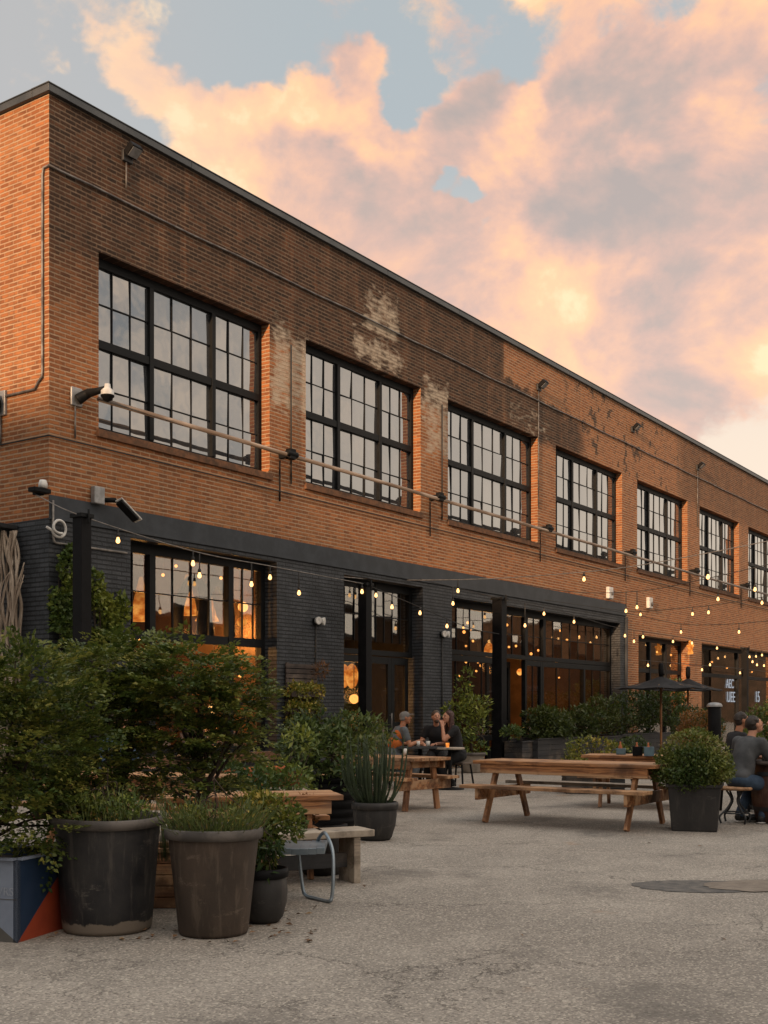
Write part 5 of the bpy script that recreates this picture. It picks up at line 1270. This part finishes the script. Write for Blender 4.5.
wallp(A0, A1, 'side_board', [([(0, 0), (1, 1), (0, 1)], 0), ([(0, 0), (1, 0), (1, 1)], 1)], ('pt_navy', 'pt_red'))
fb = wallp(A0, A3, 'front_board', [([(0, 0), (.30, .32), (.30, 1), (0, 1)], 0), ([(0, 0), (.30, 0), (.30, .32)], 1), ([(.30, 0), (1, 0), (1, 1), (.30, 1)], 0)], ('pt_blue', 'pt_grey'))
wallp(A1, A2, 'side_board', [([(0, 0), (1, 0), (1, 1), (0, 1)], 0)], ('pt_navy',)); wallp(A3, A2, 'back_board', [([(0, 0), (1, 0), (1, 1), (0, 1)], 0)], ('pt_blue',))
m = MB()
for a, b in ((A0, A1), (A1, A2), (A2, A3), (A3, A0)): m.beam(a+UP*(hp+.008)+(b-a).normalized()*.02, b+UP*(hp+.008)-(b-a).normalized()*.02, .045, .014)
m.build('rim', M['pt_blue'], t)
m = MB(); q_ = [A0, A1, A2, A3]; cen = (A0+A2)/2; m.add([p.lerp(cen, .06)+UP*(hp-.05) for p in q_], [(0, 1, 2, 3)]); m.build('soil', M['soil'], t)
nf = Vector((-dL.y, dL.x, 0)); nf = nf if nf.dot(-V) > 0 else -nf
tx = letters('VRS', (0, 0, 0), .072, pm('faded_lettering', (.30, .33, .38), (.24, .27, .33), 30, .6), t, math.atan2(-dL.y, -dL.x), .0006); lp = dL*.085+nf*.0035+UP*.285; tx.location = lp
m = MB(); m.beam(dL*.004+UP*.262+nf*.001, dL*.40+UP*.262+nf*.001, .004, .004); m.build('board_gap', M['pt_grey'], t)

# square planter with the box ball
k0 = flr(695, 13.86)
t = thing('square_planter', k0, 'dark square planter holding the clipped box ball', 'planter', math.atan2(R.y, R.x)-math.radians(17))
m = MB(); h_ = .535; a_, b_ = .258, .298
def frus(m, a, b, z0, z1, mi=0): m.add([(-a, -a, z0), (a, -a, z0), (a, a, z0), (-a, a, z0), (-b, -b, z1), (b, -b, z1), (b, b, z1), (-b, b, z1)], [(0, 3, 2, 1), (0, 1, 5, 4), (1, 2, 6, 5), (2, 3, 7, 6), (3, 0, 4, 7)], mi)
frus(m, a_, b_, 0, h_); m.build('planter_body', M['pot_dark'], t, .012)
m = MB()
for s in (-1, 1): m.box((s*b_-.022, -b_-.022, h_-.02), (s*b_+.022, b_+.022, h_+.015)); m.box((-b_+.023, s*b_-.022, h_-.02), (b_-.023, s*b_+.022, h_+.014))
m.build('rim', M['pot_dark'], t, .006)
m = MB(); m.box((-.27, -.27, h_-.06), (.27, .27, h_-.04)); m.build('soil', M['soil'], t)

# charred plank planters along the far shopfront
def trough(label, pos, L, d, h, rz, mat='darkwood', name='plank_planter', group='dark planters along the shopfront'):
    t = thing(name, pos, label, 'planter', rz, group); m = MB(); n = 5
    for k in range(n):
        z0 = h*k/n
        for y in (-d/2, d/2-.03): m.box((-L/2, y, z0+.003), (L/2, y+.03, z0+h/n-.003))
        for x in (-L/2, L/2-.03): m.box((x, -d/2+.031, z0+.003), (x+.03, d/2-.031, z0+h/n-.003))
    m.build('boards', M[mat], t, .004)
    m = MB(); m.box((-L/2-.02, -d/2-.02, h), (L/2+.02, -d/2+.05, h+.03)); m.box((-L/2-.02, d/2-.05, h), (L/2+.02, d/2+.02, h+.03)); m.build('rim', M[mat], t, .004)
    m = MB(); m.box((-L/2+.04, -d/2+.04, h-.10), (L/2-.04, d/2-.04, h-.06)); m.build('soil', M['soil'], t)
f1 = fac(546, 760, -1.0); trough('dark plank planter under the clipped ball, right of the dark doorway', Vector((f1.x, -1.0, 0)), 2.5, .8, .68, 0)
f2 = fac(592, 750, -1.0); trough('long dark plank planter in the middle of the hedge row', Vector((f2.x, -1.0, 0)), 3.6, .8, .66, 0)
f3 = fac(640, 742, -1.0); trough('dark plank planter at the far end of the hedge row under the near parasol', Vector((f3.x, -1.0, 0)), 4.6, .8, .70, 0)
trough('planter box in the dark doorway with a small low plant', Vector((fac(512, 740, -.75).x, -1.0, 0)), .8, .5, .62, 0)
trough('low brown plank trough standing behind the two large pots', flr(160, 8.55), 1.5, .42, .40, math.atan2(R.y, R.x)+.05, 'cedar', 'plank_trough', None)
trough('low black box holding the yellow flowering shrub', flr(593, 20.0), 1.0, .5, .42, math.atan2(R.y, R.x), 'darkwood', 'plank_trough', None)
pot('pale_pot', 'pale pot with the young tree, in front of the painted pier', flr(472, 26.4), [(.0, .005), (.20, .005), (.22, .03), (.29, .40)], [(.29, .398), (.32, .40), (.32, .46), (.29, .465), (.27, .4)], pm('pale_clay', (.28, .24, .20), (.20, .17, .14), 5, .8), .42, .28, rimmat='rim', wob=0)
# terracotta bowls along the wall under the first shop window
for i, (px, Y, r, lb) in enumerate(((228, -.55, .27, 'leftmost terracotta bowl, mostly hidden by the big shrub'), (243, -.6, .25, 'terracotta bowl second from the left under the window ledge'), (257, -.7, .27, 'wide terracotta bowl in the middle of the row under the ledge'), (270, -.62, .22, 'small terracotta bowl right of the wide one'), (284, -.8, .28, 'large terracotta bowl at the foot of the painted pier'), (297, -.95, .25, 'rightmost terracotta bowl, beside the leafy barrel shrub'))):
    p = fac(px, 770, Y); p.z = 0
    t = thing('terracotta_bowl', p, lb, 'plant pot', 0, 'terracotta bowls along the wall')
    m = MB(); m.lathe([(.0, .0), (r*.62, .0), (r*.9, .22), (r*.97, .30)], 20); m.build('pot_body', M['clay'], t)
    m = MB(); m.lathe([(r*.97, .298), (r*1.06, .30), (r*1.08, .37), (r*.98, .375), (r*.92, .31)], 20); m.build('rim', M['clay'], t)
    m = MB(); m.disc(r*.93, .335, 18); m.build('soil', M['soil'], t)

# ------------------------------------------------------------------ plants
def Bp(px, py, d, rx, ry, rd=None):
    p = dep(px, py, d); r = rx*d/F; return (tuple(p), (r, r if rd is None else rd, ry*d/F))
def off(bl, o): return [(tuple(Vector(c)-o), r) for c, r in bl]
def plant(name, label, cat, base, bl, kind, n, L, Wd, mat, seed, stems=8, r0=.02, group=None, trunk=None, bark='bark', **kw):
    base = Vector(base); t = thing(name, base, label, cat, 0, group); b = off(bl, base)
    if kind == 'spray': sprays('foliage', b, n, L, M[mat], t, seed, **kw)
    else: clump('foliage', b, n, L, Wd, M[mat], t, seed, **kw)
    limbs('stems', (0, 0, 0), b, stems, r0, M[bark], t, seed, None if trunk is None else Vector(trunk)-base)
    return t
zs_ = lambda p, z: Vector((p.x, p.y, z))
ppl = (gnd(17.5, 943)+(A0+A2)/2)
plant('shrub', 'dense dark shrub in the painted planter at the left edge', 'shrub', zs_(ppl, .45), [Bp(28, 690, 7.6, 46, 42), Bp(-20, 720, 7.6, 60, 70), Bp(18, 755, 7.5, 58, 60), Bp(62, 745, 7.7, 46, 62), Bp(35, 815, 7.45, 50, 38), Bp(80, 800, 7.7, 26, 28)], 'spray', 860, .16, 0, 'yew', 11, 16, .022, leaf=(.036, .025), per=24, flat=.6)
t0 = flr(200, 8.55)
plant('shrub', 'broad tiered shrub with a visible trunk behind the two large pots', 'shrub', zs_(t0, .33), [Bp(190, 668, 8.6, 52, 20), Bp(232, 690, 8.65, 30, 24), Bp(165, 690, 8.5, 50, 18), Bp(205, 705, 8.6, 52, 16), Bp(238, 722, 8.6, 24, 18), Bp(180, 735, 8.5, 50, 14), Bp(225, 750, 8.6, 30, 12), Bp(160, 760, 8.5, 36, 14), Bp(190, 785, 8.5, 46, 12)], 'spray', 560, .20, 0, 'yew', 23, 22, .034, trunk=dep(200, 735, 8.55), leaf=(.040, .027), per=26, flat=.18)
t1 = flr(115, 8.5)
plant('shrub', 'feathery mid green shrub between the edge shrub and the tiered one', 'shrub', zs_(t1, .33), [Bp(108, 668, 8.7, 46, 20), Bp(135, 650, 8.9, 34, 14), Bp(90, 700, 8.5, 44, 24), Bp(128, 700, 8.6, 34, 22), Bp(100, 740, 8.4, 44, 20), Bp(92, 780, 8.3, 44, 26)], 'spray', 470, .19, 0, 'yew', 37, 18, .026, leaf=(.040, .026), per=25, flat=.25)

def blades(name, label, cat, base, r, n, hgt, mat, seed, wd=.009, spread=.5, dense_r=1.0, group=None, elong=(1, 1)):
    rs = np.random.RandomState(seed); t = thing(name, base, label, cat, 0, group); P, T, N, L_ = [], [], [], []
    for i in range(n):
        a = rs.rand()*6.283; q = math.sqrt(rs.rand())*r*dense_r; p = np.array([q*math.cos(a)*elong[0], q*math.sin(a)*elong[1], 0.0])
        d = np.array([math.cos(a)*spread*q/r+rs.randn()*.22, math.sin(a)*spread*q/r+rs.randn()*.22, 1.0]); d /= np.linalg.norm(d)
        h_ = hgt*(.45+.75*rs.rand()); seg = 4; bend = rs.randn(3)*.20; bend[2] = -abs(bend[2])*.7
        for k in range(seg):
            P.append(p.copy()); dd = d+bend*(k/seg)*1.6; dd /= np.linalg.norm(dd); T.append(dd); N.append(rs.randn(3)); L_.append(h_/seg*1.25); p = p+dd*h_/seg
    m_ = len(P); leaves_mesh('foliage', np.array(P), np.array(T), np.array(N), np.array(L_), wd*(.6+.8*rs.rand(m_)), M[mat], t, seed)
    return t
blades('grass_tuft', 'sparse grass with small yellow flowers in the large black pot', 'grass', zs_(pB, .66), .31, 200, .24, 'grass', 5, .008, .3)
blades('lavender', 'dense grassy lavender spilling over the tall brown pot', 'plant', zs_(pBr, .615), .27, 520, .23, 'grass', 6, .008, .7)
rs = np.random.RandomState(8)
def petals(label, base, r, n, hz, seed, mat='flower', s=.016):
    rs = np.random.RandomState(seed); a = rs.rand(n)*6.283; q = np.sqrt(rs.rand(n))*r
    P = np.stack([q*np.cos(a), q*np.sin(a), hz*(.4+.6*rs.rand(n))], 1); t = thing('flowers', base, label, 'flowers')
    leaves_mesh('blossom', np.repeat(P, 4, 0), rs.randn(4*n, 3)+np.array([0, 0, .4]), rs.randn(4*n, 3), s, s*.8, M[mat], t, seed)
    m = MB()
    for i in range(n): m.tube([(P[i, 0]*.8, P[i, 1]*.8, 0), tuple(P[i])], .0025, 4)
    m.build('stalks', M['grass'], t)
petals('little yellow and cream flowers dotted through the grass of the large black pot', zs_(pB, .66), .29, 26, .13, 3)
petals('small rust and yellow flowers between the two large pots', zs_(flr(172, 7.95), .40), .22, 46, .46, 4)
plant('bushy_plant', 'golden green leafy plant between the brown pot and the metal chair', 'plant', zs_(flr(270, 8.05), .36), [Bp(268, 815, 8.1, 34, 20), Bp(282, 825, 8.0, 24, 16), Bp(255, 808, 8.2, 24, 16), Bp(262, 850, 7.85, 16, 18)], 'clump', 2600, .040, .022, 'gold', 41, 14, .008, gap=-1.0, k=16)
plant('drooping_plant', 'drooping leaves hanging from the small ribbed black pot', 'plant', zs_(pS, .33), [Bp(268, 862, 7.75, 15, 16), Bp(275, 852, 7.7, 10, 10)], 'clump', 240, .062, .022, 'broad', 42, 8, .006, up=-.8)
plant('rust_plant', 'small rust coloured plant beside the table leg behind the bench', 'plant', zs_(flr(310, 9.95), 0), [Bp(307, 812, 9.9, 9, 18)], 'clump', 260, .045, .024, 'rust', 43, 6, .006)
plant('leafy_shrub', 'leafy shrub with big dark leaves in the ribbed barrel planter', 'shrub', zs_(pG, .55), [Bp(322, 752, 14.2, 40, 26), Bp(352, 735, 14.5, 34, 22), Bp(300, 745, 14.0, 24, 26), Bp(376, 732, 14.9, 20, 17), Bp(318, 728, 14.4, 26, 16), Bp(338, 778, 14.0, 34, 14)], 'clump', 3600, .085, .036, 'broad', 51, 18, .022, gap=-.9, k=8)
plant('leafy_shrub', 'pale leaved low shrub in front of the terracotta bowls', 'shrub', zs_(flr(283, 13.2), 0), [Bp(275, 760, 13.2, 22, 18), Bp(292, 778, 13.0, 26, 16), Bp(258, 780, 12.9, 24, 14), Bp(300, 742, 13.4, 16, 14)], 'clump', 900, .085, .036, 'ivy', 52, 10, .012, gap=-.4, k=9)
plant('leafy_shrub', 'small dark shrub left of the terracotta bowls, low behind the tiered shrub', 'shrub', zs_(flr(238, 12.4), 0), [Bp(238, 790, 12.4, 34, 14), Bp(215, 775, 12.6, 30, 16)], 'clump', 1300, .07, .03, 'broad', 53, 10, .012, gap=-.7, k=9)
plant('leafy_filler', 'small mixed leafy plants filling the large black pot under the grass', 'plant', zs_(pB, .64), [Bp(88, 806, 7.5, 20, 10), Bp(125, 808, 7.5, 22, 9), Bp(108, 803, 7.7, 26, 9)], 'clump', 620, .036, .020, 'ivy', 45, 8, .005, gap=-.6, k=18)
plant('leafy_filler', 'small silvery leaved plants at the lip of the tall brown pot', 'plant', zs_(pBr, .60), [Bp(190, 815, 7.4, 16, 9), Bp(232, 816, 7.4, 20, 10)], 'clump', 420, .032, .015, 'gold', 46, 8, .005, gap=-.6, k=18)
# upright stems in the round pot
t = thing('upright_plant', zs_(pR, .37), 'bundle of tall upright finger-like stems in the round dark pot', 'plant')
rr = random.Random(12); m = MB(); P, T, N = [], [], []
for i in range(64):
    a = rr.uniform(0, 6.283); q = math.sqrt(rr.random())*.17; h_ = rr.uniform(.40, .80)
    b0 = Vector((q*math.cos(a), q*math.sin(a), 0)); lean = .26+.22*rr.random()
    pts = catmull([b0, b0+Vector((math.cos(a)*lean*q*2.2, math.sin(a)*lean*q*2.2, h_*.4)), b0+Vector((math.cos(a)*lean*q*3.0+rr.uniform(-.02, .02), math.sin(a)*lean*q*3.0, h_))], 6)
    m.tube(pts, [.011+.003*math.sin(k)-.006*(k/len(pts))**3 for k in range(len(pts))], 6)
    for k in range(26):
        p = pts[1+int(rr.random()*(len(pts)-2))]; P.append(tuple(p)); T.append((rr.gauss(0, .6), rr.gauss(0, .6), .9)); N.append((rr.gauss(0, 1), rr.gauss(0, 1), rr.gauss(0, 1)))
m.build('stems', pm('green_stem', (.022, .038, .016), (.035, .050, .022), 9, .6), t)
leaves_mesh('foliage', np.array(P), np.array(T), np.array(N), .032, .010, M['reed'], t, 12)
# clipped ball
plant('box_ball', 'clipped round box ball in the dark square planter', 'shrub', zs_(flr(695, 13.86), .50), [Bp(693.5, 761, 13.86, 34, 30), Bp(690, 772, 13.8, 33, 22), Bp(700, 770, 13.8, 30, 22)], 'clump', 9000, .042, .026, 'box', 61, 16, .016, shell=.75, rough_out=.10, gap=-2.2, k=14)
# hedge row at the shopfront
for i, (lb, px, d, bl, n, mt) in enumerate((
    ('clipped dark ball over the plank planter right of the dark doorway', 546, 31.3, [(545, 724, 22, 17), (552, 727, 18, 14)], 2600, 'hedge'),
    ('loose bushy shrub in the middle of the hedge row', 590, 33.5, [(585, 720, 18, 16), (602, 716, 17, 18), (577, 726, 14, 12)], 2200, 'hedge'),
    ('tall leafy shrub left of the parasol pole', 625, 35.0, [(620, 716, 18, 18), (634, 708, 15, 20), (645, 716, 16, 16)], 2200, 'hedge'),
    ('tallest leafy shrub right of the parasol pole', 672, 36.0, [(672, 708, 15, 20), (668, 692, 9, 12), (655, 700, 10, 14)], 2000, 'broad'))):
    p = fac(px, 740, -1.0)
    plant('hedge_shrub', lb, 'shrub', zs_(p, .6), [Bp(a_, b_, (fac(a_, 740, -1.0)-CAM).dot(V), c_, d_, .5) for a_, b_, c_, d_ in bl], 'clump', n, .11, .055, mt, 70+i, 9, .03, 'shrubs along the shopfront', gap=-1.6, k=5, rough_out=.22)
plant('hedge_shrub', 'purplish shrub behind the box ball, left of the seated people', 'shrub', zs_(flr(702, 21), 0), [Bp(700, 727, 21, 20, 15), Bp(690, 735, 21, 14, 12)], 'clump', 1500, .07, .03, 'rust', 75, 9, .02)
plant('hedge_shrub', 'dark green shrub in front of the brick pier behind the purplish one', 'shrub', zs_(flr(690, 25), 0), [Bp(690, 722, 25, 22, 17), Bp(706, 730, 25, 18, 20)], 'clump', 2200, .08, .04, 'hedge', 76, 9, .02)
plant('hedge_shrub', 'green shrub with pale blooms behind the people at the right edge', 'shrub', zs_(flr(762, 19), 0), [Bp(758, 728, 19, 16, 22), Bp(780, 722, 19, 20, 26), Bp(748, 742, 18.5, 14, 16)], 'clump', 1900, .07, .035, 'gold', 77, 9, .02)
plant('flowering_shrub', 'yellow flowering shrub in the low black box behind the large picnic table', 'shrub', zs_(flr(593, 20.0), .38), [Bp(588, 752, 20, 26, 15), Bp(612, 755, 20, 18, 13), Bp(572, 758, 20, 15, 11), Bp(598, 764, 19.7, 26, 9)], 'clump', 1700, .065, .036, 'gold', 78, 10, .015, gap=-1.0)
plant('flowering_shrub', 'dark purple leaved shrub right of the yellow flowering one', 'shrub', zs_(flr(632, 20.6), 0), [Bp(634, 748, 20.6, 16, 11)], 'clump', 420, .07, .035, 'hedge', 79, 8, .015)
plant('low_plant', 'small low plant in the doorway planter box', 'plant', zs_(Vector((fac(512, 740, -.75).x, -1.0, 0)), .55), [Bp(512, 733, (fac(512, 740, -1)-CAM).dot(V), 10, 6)], 'clump', 240, .10, .05, 'ivy', 80, 6, .012)
# young tree in the pale pot
plant('young_tree', 'young tree with loose tiers of leaves in the pale pot', 'tree', zs_(flr(472, 26.4), .42), [Bp(463, 690, 26.4, 9, 16), Bp(475, 706, 26.4, 15, 10), Bp(458, 712, 26.4, 15, 9), Bp(480, 724, 26.4, 12, 10), Bp(463, 730, 26.4, 17, 9), Bp(476, 744, 26.4, 12, 12), Bp(467, 676, 26.4, 6, 7)], 'clump', 1500, .12, .045, 'ivy', 81, 16, .035, gap=-.7, k=6, trunk=dep(466, 700, 26.4))
# ivy on the painted wall
def ivy(label, bl, n, seed):
    p = fac(bl[0][0], 700, -.1); p.z = 0
    bs = [Bp(a_, b_, (fac(a_, b_, -.12)-CAM).dot(V), c_, d_, .10) for a_, b_, c_, d_ in bl]
    plant('ivy', label, 'climbing plant', p, bs, 'clump', n, .085, .060, 'ivy', seed, 14, .014, gap=-1.3, k=7, shell=.3)
ivy('bright ivy climbing the painted wall left of the corner post', [(62, 600, 12, 32), (66, 568, 10, 16), (60, 640, 13, 26), (70, 620, 9, 40), (72, 556, 4, 10)], 2100, 91)
ivy('darker ivy climbing between the corner post and the first shop window', [(104, 618, 14, 28), (96, 588, 8, 22), (114, 632, 13, 20), (122, 612, 8, 18), (100, 646, 20, 18)], 1900, 92)
# twisted vine trunk on the side wall
t = thing('vine_trunk', (-.1, .85, 0), 'thick twisted bare vine climbing the side wall under the canopy', 'climbing plant'); rr = random.Random(5); m = MB()
for i in range(17):
    y0, ph = rr.uniform(-.26, .26), rr.uniform(0, 6.28); pts = []
    for k in range(12):
        f_ = k/11; z = .0+f_*4.26; pts.append(Vector((-.06+.07*math.sin(ph+f_*rr.uniform(5, 9)), y0*(.5+.7*abs(math.sin(f_*2.6+.4)))+.09*math.sin(ph*2+f_*7), z)))
    m.tube(catmull(pts, 4), [.030*(1-.3*k/45)*rr.uniform(.8, 1.1) for k in range(45)], 6)
m.build('stems', M['paleb'], t)
m = MB()
for i in range(7):
    a = rr.uniform(-.5, .5); m.tube(catmull([Vector((-.08, a*.5, 2.2)), Vector((-.2, -.15+a*.6, 2.9+rr.random()*.4)), Vector((-.12, -.32+a*.5, 3.3+rr.random()*.5))], 6), .010, 5)
m.build('shoots', M['paleb'], t)
# planted rack on the painted pier
p = fac(299.5, 700); t = thing('planted_rack', (p.x, 0, 0), 'dark slatted wall rack with tiers of small yellow green plants', 'plant rack')
x0_, x1_ = fac(284, 700).x-p.x, fac(315, 700).x-p.x; ztop = fac(299, 663).z
m = MB(); z = .35
while z < ztop-.05: m.box((x0_, -.06, z), (x1_, -.03, z+.085)); z += .10
for x in (x0_+.05, x1_-.12): m.box((x, -.029, .2), (x+.07, -.001, ztop))
m.build('slats', M['slat'], t, .003)
for k, py in enumerate((690, 707, 721, 735)):
    zz = fac(299, py).z; m = MB(); m.box((x0_-.02, -.20, zz-.14), (x1_-.02, -.061, zz-.11)); m.box((x0_-.02, -.22, zz-.14), (x1_-.02, -.2005, zz-.03)); sh_ = m.build('shelf', M['slat'], t, .003)
    nb = 5; bl = [((x0_+(x1_-x0_)*(j+.5)/nb, -.15, zz-.02), (.16, .13, .15)) for j in range(nb)]
    clump('foliage', bl, 900, .075, .042, M['gold' if k < 3 else 'ivy'], sh_, 100+k, gap=-.8, k=11)
clump('air_plant', [((x1_-.02, -.16, fac(299, 670).z), (.16, .10, .13))], 130, .14, .014, M['rust'], t, 110)

# fallen leaves and litter at the feet of the pots
rs = np.random.RandomState(4); P = []
for i in range(104):
    if i < 90: q = flr(20+rs.rand()*300, 7.1+abs(rs.randn())*.7)
    else: q = flr(rs.rand()*768, 4.8+rs.rand()*8)
    P.append((q.x, q.y, .006+rs.rand()*.008))
P = np.array(P); n_ = len(P); T = np.stack([rs.randn(n_), rs.randn(n_), rs.randn(n_)*.12], 1); N = np.stack([rs.randn(n_)*.3, rs.randn(n_)*.3, np.ones(n_)], 1)
o = leaves_mesh('fallen_leaves', P, T, N, .035+.03*rs.rand(n_), .018+.015*rs.rand(n_), M['deadleaf'], None, 4); tag(o, kind='stuff')
